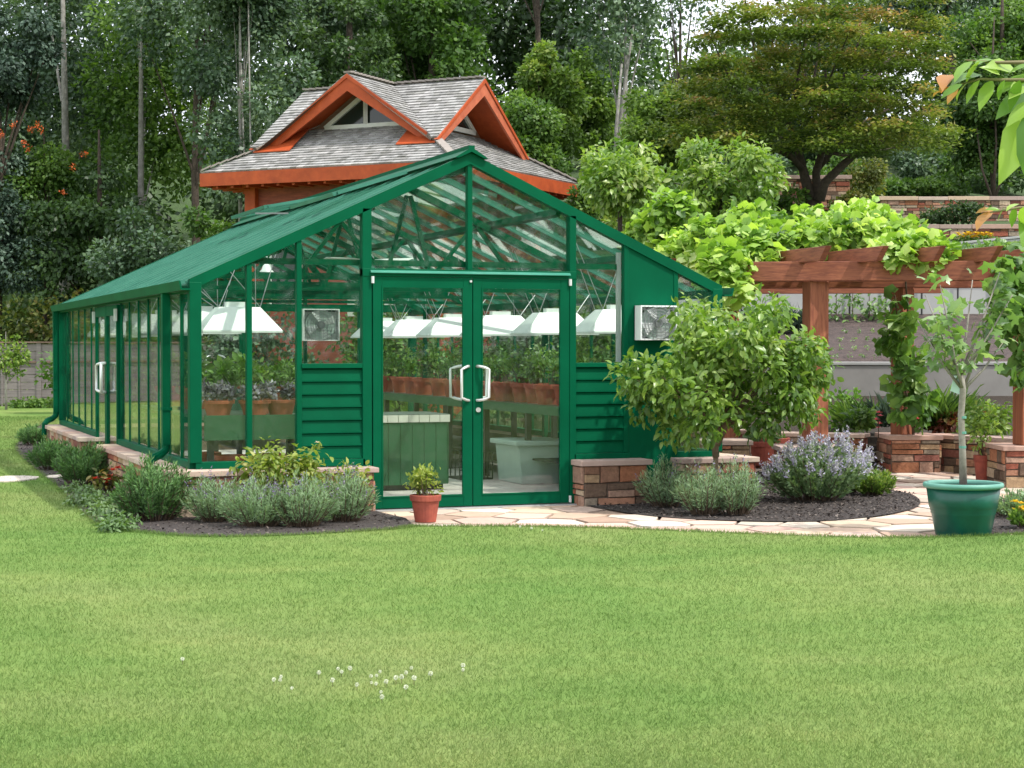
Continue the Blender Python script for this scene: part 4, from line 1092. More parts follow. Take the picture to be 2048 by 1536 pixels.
beam(2.15, 20.25, 6.4, 19.86, 2.30, 2.515, .075); beam(2.25, 20.49, 6.35, 20.1, 2.30, 2.50, .075)
beam(1.6, 22.95, 8.2, 22.28, 2.30, 2.515, .075); beam(1.6, 22.72, 8.2, 22.05, 2.30, 2.50, .075)
beam(1.2, 25.2, 6, 24.7, 2.30, 2.51, .09)
bd = Vr(-.29, .957).normalized()
k = 0
for rt in np.arange(1.35, 8.3, .62):
    # rafter passes through the front beam line at lateral rt
    if rt > 2.9: a = W(rt, 20.2)-bd*.75; ln = 3.7
    else: a = W(rt-.75, 22.75)-bd*.55; ln = 3.0
    if rt > 5.9 and rt < 6.45: ln = 3.3
    z0, z1 = 2.50, 2.655
    x = Vector((bd.y, -bd.x, 0)); w = .07
    pr = [a+Vector((0, 0, z1)), a+bd*.16+Vector((0, 0, z0)), a+bd*(ln-.16)+Vector((0, 0, z0)), a+bd*ln+Vector((0, 0, z1))]
    MB().prism([p-x*w/2 for p in pr], x*w).build('rafter', M['cedar_beam'], pg, bevel=.005); k += 1

# ================================================================== VINES
def vine(name, label, centers, radii, n, size, mat, stems, cat='vine', group=None, tpl=T_G, rad=.02, **kw):
    c0 = Vector(centers[0]); t = thing(name, label, cat, (stems[0][0][0], stems[0][0][1], stems[0][0][2]) if stems else c0, group)
    mb = MB()
    for s in stems: mb.tube(s, [rad*(1-.6*i/(len(s)-1)) for i in range(len(s))], 6)
    if stems: mb.build('stem', M['vine_stem'], t)
    leaves_on('leaves', [tuple(c) for c in centers], [q*rv.uniform(.7, 1.35) for q in radii], n, size, tpl, LM[mat], t, **kw)
    return t
rv = random.Random(3)
def along(pts, n, jit):
    out = []
    for i in range(n):
        q = rv.random()*(len(pts)-1); k = min(int(q), len(pts)-2); f = q-k
        a = Vector(pts[k]); b_ = Vector(pts[k+1]); p = a+(b_-a)*f
        out.append(p+Vector((rv.uniform(-jit, jit), rv.uniform(-jit, jit), rv.uniform(-jit, jit)*.6)))
    return out
# top canopy: (px, py, Z)
def atl(L_): return [at(*q) for q in L_]
tops1 = [(1285, 470, 24), (1310, 440, 24), (1340, 470, 23.5), (1345, 415, 23.5), (1380, 485, 23), (1410, 455, 22.5), (1390, 520, 22.6), (1300, 500, 24), (1350, 510, 23), (1445, 490, 21.8), (1330, 540, 23)]
tops2 = [(1470, 470, 21.5), (1500, 500, 20.8), (1520, 465, 21.5), (1560, 490, 21), (1600, 475, 21), (1570, 455, 22), (1640, 480, 21), (1440, 540, 20.1), (1455, 570, 20.1), (1450, 520, 20.1), (1540, 520, 20.6), (1620, 450, 22), (1680, 455, 21.5), (1465, 560, 20.8), (1440, 600, 21), (1500, 440, 22.5)]
tops3 = [(1690, 465, 21), (1710, 440, 21.6), (1740, 470, 21), (1770, 450, 21.8), (1790, 480, 21), (1815, 500, 20.4), (1835, 515, 20.2), (1820, 470, 21.5), (1850, 500, 20.2), (1790, 510, 20.2), (1730, 420, 22)]
vine('grape_vine', 'bright grape vine mass over the left end of the pergola beside the greenhouse roof', atl(tops1), [.30]*len(tops1), 3600, .10, 'vine', [[W(1.75, 23.3, 0), W(1.8, 23.25, 1.2), W(1.7, 23.2, 2.4), at(1340, 470, 23.5)]], flat=.7, shell=.15, up=.8, rvar=.3, jit=.75)
vine('grape_vine', 'bright grape vine mass over the middle rafters hanging below the beam at left', atl(tops2), [.27]*len(tops2), 3800, .10, 'vine', [[W(2.9, 22.9, 0), W(2.85, 22.8, 1.3), W(2.8, 22.6, 2.4), at(1500, 500, 21.5)]], flat=.7, shell=.15, up=.8, rvar=.3, jit=.75)
vine('grape_vine', 'bright grape vine mass over the right rafters with a tuft hanging before the beam', atl(tops3), [.26]*len(tops3), 3200, .10, 'vine', [[W(5.0, 22.4, .47), W(4.95, 22.3, 1.3), W(4.85, 22.2, 2.4), at(1740, 470, 21)]], flat=.7, shell=.15, up=.8, rvar=.3, jit=.75)
pc = [(1795, 600, 22.2), (1785, 640, 22.2), (1780, 680, 22.2), (1800, 700, 22.1), (1815, 740, 22.0), (1790, 770, 22.1), (1820, 790, 22.0), (1830, 760, 22), (1805, 820, 22), (1840, 830, 22), (1835, 720, 22.2), (1845, 790, 22.1), (1810, 650, 22)]
vine('grape_vine', 'grape vine climbing the middle pergola post from the pier', atl(pc), [.15]*len(pc), 380, .125, 'vine_dark', [[at(1830, 865, 22.1), at(1815, 800, 22), at(1800, 700, 22.1), at(1790, 590, 22.2)]], shell=.2, up=.2, droop=.6)
pc = [(2035, 560, 19.6), (2040, 600, 19.6), (2010, 640, 19.5), (2040, 660, 19.5), (2050, 700, 19.5), (2030, 530, 19.7), (2060, 620, 19.6), (2015, 590, 19.6), (2070, 560, 19.7), (2045, 740, 19.5), (2080, 660, 19.6)]
vine('grape_vine', 'grape vine hanging over the right pergola post at the edge of the photo', atl(pc), [.22]*len(pc), 480, .12, 'vine_dark', [[at(2070, 860, 19.7), at(2060, 700, 19.7), at(2050, 560, 19.7)]], shell=.2, up=.3, droop=.5)
# espalier plants on the pale wall
for i, px in enumerate((1672, 1705, 1738, 1770)):
    cs = [at(px+rv.uniform(-14, 14), 590+rv.uniform(0, 55), 30.7) for _ in range(6)]
    vine('espalier', ['leftmost', 'second', 'third', 'rightmost'][i]+' thin espaliered plant on a rod against the pale wall framed by the pergola posts', cs, [.13]*6, 70, .10, 'fig', [[W((px-1024)/FPX*30.8, 30.8, 1.95), W((px-1024)/FPX*30.8, 30.8, 2.6)]], 'plant', 'espaliered plants on the pale wall', T_O, .012)

# ================================================================== GARDEN PLANTS
def spiky_bush(name, label, c, rx, ry, h, n, leaf, mat, cat, group=None, stems=60, flower=None, fn=0, fs=.03, lean=.6, wid=T_N, lumps=7):
    """bush of many upright arching shoots set with small narrow leaves; optional flower tips"""
    t = thing(name, label, cat, c, group); c = np.array(c, float)
    sP = []; sD = []; tips = []; mb = MB()
    lump = rg.random(lumps)*2*PI
    for i in range(stems):
        a = rg.random()*2*PI; q = math.sqrt(rg.random()); dx = math.cos(a)*q; dy = math.sin(a)*q
        hh = h*(.62+.38*math.sqrt(max(0, 1-q*q)))*(.75+.4*rg.random())*(1+.10*math.sin(a*3+lump[0]))
        base = c+np.array([dx*rx*.45, dy*ry*.45, 0]); tip = c+np.array([dx*rx, dy*ry, hh*(1-.35*q*lean)])
        m1_ = (base+tip)/2+np.array([dx*rx*.10, dy*ry*.10, hh*.10])
        tips.append((tip, tip-m1_)); 
        if i % 2 == 0: mb.tube([base, m1_, tip], [.006, .004, .002], 4, False)
        k = max(4, n//stems); ts = .15+.9*rg.random(k); 
        for s in ts:
            s = min(s, 1.02); p = (1-s)**2*base+2*s*(1-s)*m1_+s*s*tip; d = 2*(1-s)*(m1_-base)+2*s*(tip-m1_)
            sP.append(p); sD.append(d/np.linalg.norm(d))
    mb.build('stems', M['vine_stem'], t)
    sP = np.array(sP); sD = np.array(sD); n_ = len(sP); U_ = unit(n_)
    sP = sP+U_*.012
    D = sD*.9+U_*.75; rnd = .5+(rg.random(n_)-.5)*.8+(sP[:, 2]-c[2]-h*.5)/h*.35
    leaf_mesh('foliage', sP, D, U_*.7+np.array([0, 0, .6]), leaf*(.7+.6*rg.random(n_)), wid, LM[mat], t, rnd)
    if flower:
        P = []; D = []
        for i in range(fn):
            tp, d = tips[rg.integers(len(tips))]; d = d/np.linalg.norm(d)
            for k in range(9): P.append(tp+d*(.02+.014*k*(fs/.03))+rg.normal(size=3)*.008); D.append(d*.6+rg.normal(size=3)*.6)
        P = np.array(P); D = np.array(D)
        leaf_mesh('flowers', P, D, unit(len(P)), fs*(.6+.7*rg.random(len(P))), T_D, LM[flower], t)
    return t
def g0(px, py): p = G(px, py, .03); return (p.x, p.y, .03)
ros = 'rosemary bushes in the left bed'
T_N2 = ([(0, 0, 0), (.11, .5, .02), (0, 1, 0), (-.11, .5, .02)], [(0, 1, 2, 3)])
c = g0(308, 1040); spiky_bush('rosemary_bush', 'big bright rosemary bush at the front corner of the left bed', c, .37, .36, .50, 10500, .045, 'rosemary', 'bush', ros, 150, wid=T_N2)
c = g0(166, 968); spiky_bush('rosemary_bush', 'dark rosemary bush beside the stone base, behind the red begonias', c, .36, .36, .44, 6500, .055, 'rosemary', 'bush', ros, 120, wid=T_N2)
c = g0(104, 938); spiky_bush('rosemary_bush', 'rosemary bush between the middle stepping stone bush and the farthest one', c, .32, .34, .36, 4500, .055, 'rosemary', 'bush', ros, 90, wid=T_N2)
c = g0(70, 890); spiky_bush('rosemary_bush', 'farthest small rosemary bush near the back corner of the greenhouse', c, .27, .30, .30, 3500, .055, 'rosemary', 'bush', ros, 80, wid=T_N2)
lv = 'lavender bushes around the greenhouse front'
for px, py, rx, h, l in ((432, 1042, .28, .36, 'leftmost grey green lavender bush, next to the big rosemary'), (520, 1052, .34, .37, 'second grey green lavender bush from the left, below the rose bush'), (605, 1052, .34, .39, 'third grey green lavender bush, below the siding panel'), (688, 1042, .30, .40, 'lavender bush nearest to the left door jamb')):
    spiky_bush('lavender_bush', l, g0(px, py), rx, .30, h, 6000, .045, 'lavender', 'bush', lv, 150, 'lav_flower', 26, .02, wid=T_N)
for px, py, rx, h, l in ((1335, 1012, .32, .40, 'small lavender bush below the tall green panel'), (1410, 1028, .30, .42, 'lavender bush below the trunk of the round shrub'), (1470, 1028, .26, .44, 'lavender bush touching the left side of the purple catmint')):
    spiky_bush('lavender_bush', l, g0(px, py), rx, .28, h, 5000, .045, 'lavender', 'bush', lv, 120, 'lav_flower', 12, .02, wid=T_N)
spiky_bush('catmint', 'large catmint clump covered in purple flower spikes beside the stone path', g0(1630, 1000), .50, .45, .54, 9000, .045, 'catmint', 'bush', None, 210, 'catmint_flower', 520, .03, lean=1.0, wid=T_D)
spiky_bush('catmint', 'smaller catmint clump with purple flower spikes at the right end of the mulch bed', g0(1688, 985), .34, .35, .48, 3200, .045, 'catmint', 'bush', None, 100, 'catmint_flower', 190, .03, lean=1.0, wid=T_D)
spiky_bush('spurge', 'low yellow green clump at the right end of the round bed', g0(1750, 990), .22, .2, .24, 2200, .04, 'forest_yellow', 'plant', None, 90, wid=T_D)
spiky_bush('thyme', 'low grey green thyme cushion right of the big green pot', g0(2040, 1030), .42, .3, .20, 3800, .03, 'lavender', 'plant', None, 140, wid=T_D)
# yellow flowers
t = spiky_bush('marigold', 'yellow marigolds in the bed at the right edge', g0(2046, 1054), .16, .14, .14, 500, .05, 'herb', 'flower', None, 30, wid=T_D)
def blooms(parent, pts, size, mat, k=9):
    P = []; D = []; 
    for p in pts:
        for i in range(k):
            a = 2*PI*i/k; P.append(p); D.append((math.cos(a), math.sin(a), .35+.5*(i % 2)))
    P = np.array(P); D = np.array(D)
    return leaf_mesh('blooms', P, D, np.tile([0, 0, 1.], (len(P), 1))+unit(len(P))*.2, size*(.8+.4*rg.random(len(P))), T_O, LM[mat], parent)
cc = Vector(g0(2046, 1054)); blooms(t, [tuple(cc+Vector((rv.uniform(-.15, .15), rv.uniform(-.12, .12), rv.uniform(.12, .22)))) for _ in range(18)], .045, 'yellow')
# roses before the left stone base
def flower_bush(name, label, c, r, h, n, size, mat, nf, fsz, fmat, cat, grp=None, tpl=T_O, stemmat='vine_stem', lo=.15):
    t = thing(name, label, cat, c, grp); C = []; mb = MB()
    for i in range(15):
        a = rg.random()*2*PI; q = r*math.sqrt(rg.random()); C.append((c[0]+math.cos(a)*q, c[1]+math.sin(a)*q*.6, c[2]+h*(lo+(1-lo)*rg.random())))
        mb.tube([(c[0]+math.cos(a)*q*.2, c[1]+math.sin(a)*q*.2, c[2]), C[-1]], [.008, .004], 5)
    mb.build('stems', M[stemmat], t)
    leaves_on('foliage', C, [r*.35+.04]*len(C), n, size, tpl, LM[mat], t, shell=.2, up=.8, rvar=.35)
    if nf: 
        idx = rg.integers(0, len(C), nf); P = [tuple(np.array(C[i])+unit(1)[0]*(r*.35)+np.array([0, -.03, .04])) for i in idx]
        blooms(t, P, fsz, fmat)
    return t
flower_bush('rose_bush', 'yellow green rose bush with white blooms leaning on the left stone base', g0(572, 1036)[:2]+(.03,), .31, .57, 1000, .062, 'rose', 16, .032, 'white', 'bush', 'pale flowering bushes by the stone base', lo=.5)
flower_bush('rose_bush', 'small rose bush with pale blooms beside the left door jamb', g0(700, 1030)[:2]+(.03,), .20, .44, 300, .06, 'rose', 9, .032, 'white', 'bush', 'pale flowering bushes by the stone base', lo=.5)
flower_bush('rose_bush', 'low sprawling rose stems with white blooms at the left end of the front stone base', g0(500, 1034)[:2]+(.03,), .20, .46, 170, .075, 'rose', 7, .03, 'white', 'bush', 'pale flowering bushes by the stone base', lo=.6)
t = flower_bush('begonia', 'red begonias between the dark rosemary and the stone base', g0(205, 985)[:2]+(.03,), .17, .20, 160, .07, 'hedge', 10, .05, 'red', 'flower')
P = g0(180, 1010); cs = []
for px, py in ((140, 985), (160, 995), (150, 1010), (175, 1012), (190, 1030), (205, 1022), (215, 1045), (200, 1005), (230, 1055), (215, 1062)):
    q = g0(px, py); cs.append((q[0]+.05, q[1], .07))
t = thing('ground_cover', 'low pale green leafy plants along the edge of the left bed', 'plant', g0(180, 1015)); leaves_on('foliage', cs, [.17]*len(cs), 2600, .045, T_O, LM['ground'], t, flat=.4, shell=.1, up=1.2); tag(t, kind=None)
# round shrub with trunk
def shrub_tree(name, label, base, trunks, C, R_, n, size, leaf, cat, tpl=T_O, bark='bark', limbs=8, tr=.035, grp=None, **kw):
    t = thing(name, label, cat, base, grp); mb = MB()
    for s in trunks: mb.tube(s, [tr*(1-.5*i/(len(s)-1)) for i in range(len(s))], 9)
    top = Vector(trunks[0][-1])
    idx = rg.permutation(len(C))[:limbs]
    for i in idx:
        c = Vector(C[i]); m_ = top.lerp(c, .5)+Vector((rv.uniform(-.06, .06), rv.uniform(-.06, .06), .03)); mb.tube([top-Vector((0, 0, .02)), m_, c], [tr*.5, tr*.3, tr*.12], 6)
    mb.build('trunk', M[bark], t, smooth=True)
    leaves_on('crown', C, R_, n, size, tpl, LM[leaf], t, **kw)
    return t
b0 = G(1428, 1016, .03); Zt = rz_of(b0)[1]
C = []; 
for px, py in ((1300, 745), (1270, 765), (1330, 745), (1385, 705), (1405, 650), (1385, 632), (1440, 640), (1480, 670), (1520, 650), (1560, 640), (1500, 690), (1450, 720), (1550, 700), (1600, 690), (1640, 730), (1620, 770), (1570, 780), (1500, 780), (1430, 790), (1360, 780), (1310, 800), (1340, 840), (1400, 830), (1460, 820), (1530, 830), (1590, 820), (1470, 745), (1400, 730), (1540, 745), (1420, 690), (1385, 690), (1590, 730)):
    for k in range(2):
        c = at(px+rv.uniform(-15, 15), py+rv.uniform(-15, 15), Zt+rv.uniform(-.6, .6))
        if c.y > -.42 and c.x < 3.1: c = at(px, py, Zt-rv.uniform(.0, .5))
        if c.y > -.30 and c.x < 3.1: c.y = -.36
        C.append(tuple(c))
top = at(1440, 850, Zt)
shrub_tree('round_shrub', 'rounded broad leaved shrub on a bare trunk before the right end of the greenhouse', b0, [[b0, at(1432, 900, Zt), top], [at(1432, 915, Zt), at(1425, 860, Zt), at(1405, 800, Zt)], [at(1434, 890, Zt), at(1455, 845, Zt), at(1490, 790, Zt)]],
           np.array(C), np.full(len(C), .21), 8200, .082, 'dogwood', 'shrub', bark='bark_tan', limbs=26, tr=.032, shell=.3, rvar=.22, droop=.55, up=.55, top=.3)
# fig tree in green pot
fb = G(1926, 1072, .0); 
fp = thing('planter_pot', 'large dark green plastic pot with faded rim holding the young fig tree', 'pot', (fb.x, fb.y, 0))
Zf = rz_of(fb)[1]; s_ = Zf/FPX; Rt = 78*s_; Hp = 108*s_
MB().lathe([(0, .0), (Rt*.66, .0), (Rt*.70, .02), (Rt*.80, Hp*.42), (Rt*.82, Hp*.44), (Rt*.815, Hp*.47), (Rt*.84, Hp*.49), (Rt*.835, Hp*.52), (Rt*.86, Hp*.54), (Rt*.93, Hp*.90), (Rt*.90, Hp*.90), (Rt*.85, Hp*.6), (0, Hp*.6)], (fb.x, fb.y, 0), 48).build('pot_body', M['green_pot'], fp, smooth=True)
MB().lathe([(Rt*.93, Hp*.895), (Rt*1.0, Hp*.91), (Rt*1.02, Hp*.95), (Rt*1.0, Hp*.99), (Rt*.96, Hp*1.0), (Rt*.92, Hp*.985), (Rt*.905, Hp*.90), (Rt*.93, Hp*.895)], (fb.x, fb.y, 0), 48).build('rim', M['green_pot_rim'], fp, smooth=True)
MB().lathe([(0, .0), (Rt*.91, 0)], (fb.x, fb.y, Hp*.91), 32).build('soil', M['soil'], fp)
tb_ = Vector((fb.x, fb.y, Hp*.9)); q = lambda px, py, dz=0: at(px, py, Zf+dz)
trk = [tb_, q(1925, 900), q(1922, 830), q(1926, 780), q(1922, 748)]
ends = [(1850, 590), (1835, 640), (1880, 570), (1900, 640), (1945, 560), (1990, 600), (1975, 660), (2010, 680), (1870, 700), (1950, 700), (1850, 670), (2000, 545), (1905, 690), (2025, 590), (1880, 625)]
ft = thing('fig_tree', 'young fig tree with pale trunk growing in the large green pot', 'tree', tb_)
mb = MB(); mb.tube(trk, [.034, .029, .027, .028, .022], 10)
C = []
for (px, py) in ends:
    e = q(px, py, rv.uniform(-.35, .35)); s0 = trk[-1] if rv.random() < .6 else trk[-2]; m_ = s0.lerp(e, .5)+Vector((0, 0, -.03)); mb.tube([s0, m_, e], [.014, .009, .004], 6); C.append(tuple(e)); C.append(tuple(s0.lerp(e, .7)))
mb.build('trunk', M['bark_grey'], ft, smooth=True)
leaves_on('crown', C, [.13]*len(C), 165, .115, T_F, LM['fig'], ft, shell=.2, rvar=.2, up=.9, droop=.15)
mb = MB()
for z in (.95, .78, .62): 
    p = trk[1].lerp(trk[3], (z-.6)*1.5); mb.tube([p, p+Vector((0, 0, .02))], .031, 10)
mb.build('tie', M['green_pot_rim'], ft)
p = q(1908, 750); MB().prism([p, p+CR*.055+Vector((0, 0, -.02)), p+CR*.045-Vector((0, 0, .16)), p-CR*.03-Vector((0, 0, .13))], FW*.003).build('plant_tag', M['tag'], ft)
MB().tube([p+Vector((0, 0, 0)), trk[-1]], .003, 4).build('tag_string', M['dark'], ft)
# terracotta pot at the door
c = G(851, 1043, .016); Zp = rz_of(c)[1]; s_ = Zp/FPX
plant_pot((c.x, c.y, .016), 31*s_, 54*s_, 'terracotta_red', 'rose', 520, .27, .04, 'terracotta pot with a small yellow green shrub standing on the path before the left door', None, tpl=T_O, upright=.6, spread=.95)
def pot_px(px, pyb, wpx, hpx, mat, leaf, n, ph, size, label, z=0., tpl=T_O, **kw):
    c = G(px, pyb, z); s = rz_of(c)[1]/FPX
    return plant_pot((c.x, c.y, z), wpx/2*s, hpx*s, mat, leaf, n, ph, size, label, 'clay pots around the patio', tpl, **kw)
pot_px(1524, 930, 62, 48, 'terracotta_red', 'ground', 300, .12, .06, 'wide terracotta pot of lettuce in front of the patio pier', .12)
pot_px(1548, 925, 62, 50, 'terracotta_red', 'herb', 40, .08, .05, 'wide empty looking terracotta pot behind the lettuce pot', .1)
pot_px(1690, 925, 34, 42, 'terracotta_red', 'vine_dark', 330, .75, .10, 'terracotta pot with tall light green leafy plant right of the front pergola post', 0)
pot_px(1964, 966, 34, 56, 'terracotta_red', 'dogwood', 340, .72, .07, 'tall narrow terracotta pot with leafy plant against the right pier', 0, spread=1.0)
# plants in the raised planter
def clump(name, label, px, py, Z, rpx, n, size, mat, cat, grp=None, tpl=T_O, flat=1., z=None, k=6, **kw):
    c = at(px, py, Z); s = Z/FPX; r = rpx*s
    C = [tuple(Vector(c)+Vector((rv.uniform(-r, r)*.8, rv.uniform(-r, r)*.6, rv.uniform(-r, r)*.6*flat))) for _ in range(k)]
    t = thing(name, label, cat, (c.x, c.y, c.z-r), grp)
    leaves_on('foliage', C, [r*.55]*k, n, size, tpl, LM[mat], t, flat=flat, **kw)
    return t
T_GR = ([(-.018, 0, 0), (.018, 0, 0), (.012, .6, .12), (0, 1, .35)], [(0, 1, 2), (0, 2, 3)])
def grass_tuft(label, px, py, Z, h, n, mat, grp='grass tufts behind the patio', w=.12):
    c = at(px, py, Z); t = thing('grass_tuft', label, 'grass', c, grp); D = unit(n); D[:, 2] = abs(D[:, 2])*1.0+1.0; P = np.array(c)[None]+unit(n)*w*np.array([1, 1, .1])
    leaf_mesh('blades', P, D, unit(n)*.4+D*np.array([1, 1, 0])+.01, h*(.6+.5*rg.random(n)), T_GR, LM[mat], t); return t
grass_tuft('tall green ornamental grass in the planter right of the vine wrapped post', 1882, 858, 23.4, .62, 600, 'forest_mid', w=.22)
grass_tuft('green ornamental grass in the planter left of the vine wrapped post', 1722, 856, 24, .45, 380, 'forest_mid', w=.18)
grass_tuft('pale blue green spiky leaves in the planter beside the middle post', 1772, 852, 23.6, .5, 130, 'conifer', w=.15)
for i, px in enumerate((1500, 1535, 1570, 1600)):
    grass_tuft('%s blue green iris clump under the pale wall, left of the front post' % ['leftmost', 'second', 'third', 'rightmost'][i], px, 662, 29.5, .5, 160, 'conifer', 'iris clumps by the pale wall', .15)
clump('coleus', 'dark red leaved plants in the planter behind the fig pot', 1905, 842, 23, 28, 260, .09, 'coleus', 'plant', k=6)
clump('hosta', 'pale edged leafy plants in the planter behind the fig trunk', 1940, 855, 22.6, 30, 260, .09, 'fig', 'plant', k=6)
clump('planter_shrub', 'bushy light green plant in the planter left of the right pergola post', 1985, 835, 22.3, 34, 420, .085, 'dogwood', 'plant', k=8)
clump('planter_shrub', 'dark leafy plant in the planter right of the front pergola post', 1718, 838, 23.2, 26, 260, .08, 'forest_mid', 'plant', k=6)
for px, py, l in ((1757, 840, 'pink flower spike in the planter left of the middle post'), (1968, 825, 'pink flower spike in the planter near the right post'), (1836, 846, 'pink bloom at the foot of the middle post')):
    c = at(px, py, 22.6); t = thing('pink_flower', l, 'flower', (c.x, c.y, .45), 'pink flowers in the planter'); MB().tube([(c.x, c.y, .42), tuple(c)], .006, 5).build('stem', M['vine_stem'], t)
    blooms(t, [tuple(Vector(c)+Vector((rv.uniform(-.03, .03), rv.uniform(-.03, .03), z))) for z in (-.1, -.05, 0, .05, .09)], .05, 'pink', 7)
# seedlings on the bark slope
sl = 0
for py in (665, 682, 700, 714):
    for px in range(1672+(py % 3)*9, 1800, 27):
        r = (px-1024)/FPX; Z = 26.1+(722-py)/82*4.9; c = W(r*Z, Z, terr(r*Z, Z)+.02)
        t = thing('seedling', 'small pale seedling planted on the bark covered slope', 'plant', c, 'seedlings on the bark slope')
        leaves_on('foliage', [tuple(c+Vector((0, 0, .03)))], [.04], 16, .035, T_D, LM['fig'], t, shell=.1); sl += 1
# ================================================================== TREES
def tree(name, label, base, h, crown, n, size, leaf, cat='tree', grp=None, tr=.2, bark='bark', k=40, rr=(.22, .38), tpl=T_Q, limbs=10, trunk_top=None, lean=(0, 0), flat=.9, fill=.45, extra=None, centers=None, radii=None, **kw):
    """crown = (centre height, rx, ry, rz)"""
    base = Vector(base); t = thing(name, label, cat, base, grp)
    top = base+Vector((lean[0], lean[1], trunk_top or h*.85)); mb = MB()
    mid = base.lerp(top, .5)+Vector((rv.uniform(-.15, .15), rv.uniform(-.15, .15), 0))
    mb.tube([base-Vector((0, 0, .1)), base.lerp(mid, .5), mid, mid.lerp(top, .5), top], [tr*1.15, tr, tr*.75, tr*.5, tr*.2], 10)
    if centers is None:
        zc, rx, ry, rz = crown
        C, R_ = crown_centers(tuple(base+Vector((lean[0]*.8, lean[1]*.8, zc))), rx, ry, rz, k, fill, rr)
    else: C, R_ = np.array(centers), np.array(radii)
    for i in rg.permutation(len(C))[:limbs]:
        c = Vector(C[i]); f = min(.95, max(.25, (c.z-base.z)/max(h, 1)*.75)); s = base.lerp(top, f) if f > .5 else base.lerp(mid, f*2)
        mb.tube([s, s.lerp(c, .5)+Vector((0, 0, .1)), c], [tr*.32, tr*.2, tr*.06], 6, False)
    if extra:
        for s in extra: mb.tube(s, [tr*.6*(1-.6*i/(len(s)-1)) for i in range(len(s))], 8)
    mb.build('trunk', M[bark], t, smooth=True)
    leaves_on('crown', C, R_, n, size, tpl, LM[leaf], t, flat=flat, **kw)
    return t
def wz(px, Z, z=None):
    r = (px-1024)/FPX*Z; return W(r, Z, terr(r, Z)-.05 if z is None else z)
# the wood behind everything: one dense mass
def woodland(name, rs0, rs1, Z0, Z1, top, n, size, leaf, z0=0):
    C = []; R_ = []
    m_ = int((rs1-rs0)*3.2)
    for i in range(m_):
        r = rv.uniform(rs0, rs1); Z = rv.uniform(Z0, Z1); tz = top((r/Z)*FPX+1024, Z); g = terr(r, Z)
        z = g+rv.random()**.9*(tz-g); C.append(tuple(W(r, Z, z))); R_.append(rv.uniform(1.3, 2.6))
    o = leaves_on(name, C, R_, n, size, T_Q, LM[leaf], None, shell=.5, rvar=.45, jit=.5)
    return tag(o, kind='stuff')
def topz(px, Z):
    x = px
    ypix = np.interp(x, [-600, 560, 700, 1180, 1270, 1330, 1400, 1460, 1700, 2600], [-260, -200, -120, -60, 170, 300, 320, 120, -160, -160])
    return 1.55+(696-ypix)*Z/FPX
tag(woodland('woodland', -30, 28, 60, 76, topz, 270000, .25, 'forest_dark'), 'dark dense wood closing the view behind the garden')
tag(woodland('woodland', -62, -24, 50, 66, lambda px, Z: 15, 50000, .45, 'forest_dark'), 'dark wood beyond the left boundary hedge, mirrored in the side glass')
_C = [(rv.uniform(-12, 40), rv.uniform(-54, -44), rv.uniform(0, 11)) for _ in range(170)]
tag(leaves_on('woodland', _C, [2.2]*170, 24000, .6, T_Q, LM['forest_dark'], None, shell=.4, rvar=.4), 'dark trees across the garden, mirrored in the front glass', kind='stuff')
_b = MB(); _rs = list(np.linspace(-70, 34, 27)); _Zs = [72, 78, 84, 90, 98, 130]
_b.mesh([W(r, Z, {72: 0, 78: 6, 84: 10, 90: 12, 98: 13, 130: 14}[Z]+.5*math.sin(r*.31+Z)) for Z in _Zs for r in _rs], [(i*27+j, i*27+j+1, (i+1)*27+j+1, (i+1)*27+j) for i in range(5) for j in range(26)])
tag(_b.build('sky_blocking_bank', M['hill']), kind='structure')  # bank added behind the wood to block low sky between the leaves
G1 = 'tall trees at the back left'; G2 = 'tall trees behind the pavilion'; G3 = 'trees on the right hillside'
tree('alder_tree', 'tall tree with one thick pale trunk at the far left', wz(127, 54), 17, (11, 2.6, 2.2, 6.0), 15000, .17, 'forest_grey', grp=G1, tr=.16, bark='bark_pale', limbs=3, centers=[tuple(wz(px, 55+rv.uniform(-.5, 2.5), 1.55+(696-py)*55/FPX)) for px, py in [(40, 60), (60, 150), (90, 20), (170, 60), (200, 130), (60, 230), (180, 200), (230, 60), (20, 0), (110, 100), (150, -60), (80, -120), (190, -100), (220, 180), (30, 300), (170, 270), (240, 260), (75, 300), (20, 180), (140, 150), (120, -20)]], radii=[1.05]*21)
tree('alder_tree', 'tree with a slim pale trunk seen low between dark foliage left of the pavilion', wz(286, 52), 15, (9, 2.3, 2, 5), 15000, .16, 'forest_mid', grp=G1, tr=.12, bark='bark_pale', limbs=3, centers=[tuple(wz(px, 53+rv.uniform(-.5, 2), 1.55+(696-py)*53/FPX)) for px, py in [(240, 230), (290, 180), (330, 240), (300, 100), (260, 40), (350, 60), (380, 160), (340, 300), (250, 330), (320, -30), (270, -100), (380, -80), (370, 330), (230, 150), (400, 250), (300, 270)]], radii=[1.1]*16)
tree('poplar_tree', 'airy grey green tree with two thin pale trunks above the left eave of the pavilion', wz(482, 46), 15, (9, 1.7, 1.6, 5.2), 17000, .14, 'forest_grey', grp=G1, tr=.06, bark='bark_pale', k=34, rr=(.35, .5), limbs=4, extra=[[wz(502, 45.7, 1), wz(503, 45.7, 6), wz(498, 45.7, 11)], [wz(497, 46, 1), wz(492, 46, 5), wz(482, 46, 10)]])
tree('willow_tree', 'soft grey green tree filling the top left between the pale trunks', wz(400, 50), 15, (11, 2.4, 2, 4.4), 14000, .15, 'forest_grey', grp=G1, tr=.13)
tree('conifer_tree', 'blue green conifer boughs reaching in at the left edge', wz(-50, 49.5), 9, (4.9, 2.3, 1.5, 2.9), 14000, .12, 'conifer', grp=G1, tr=.12, k=26, flat=.6, droop=.6)
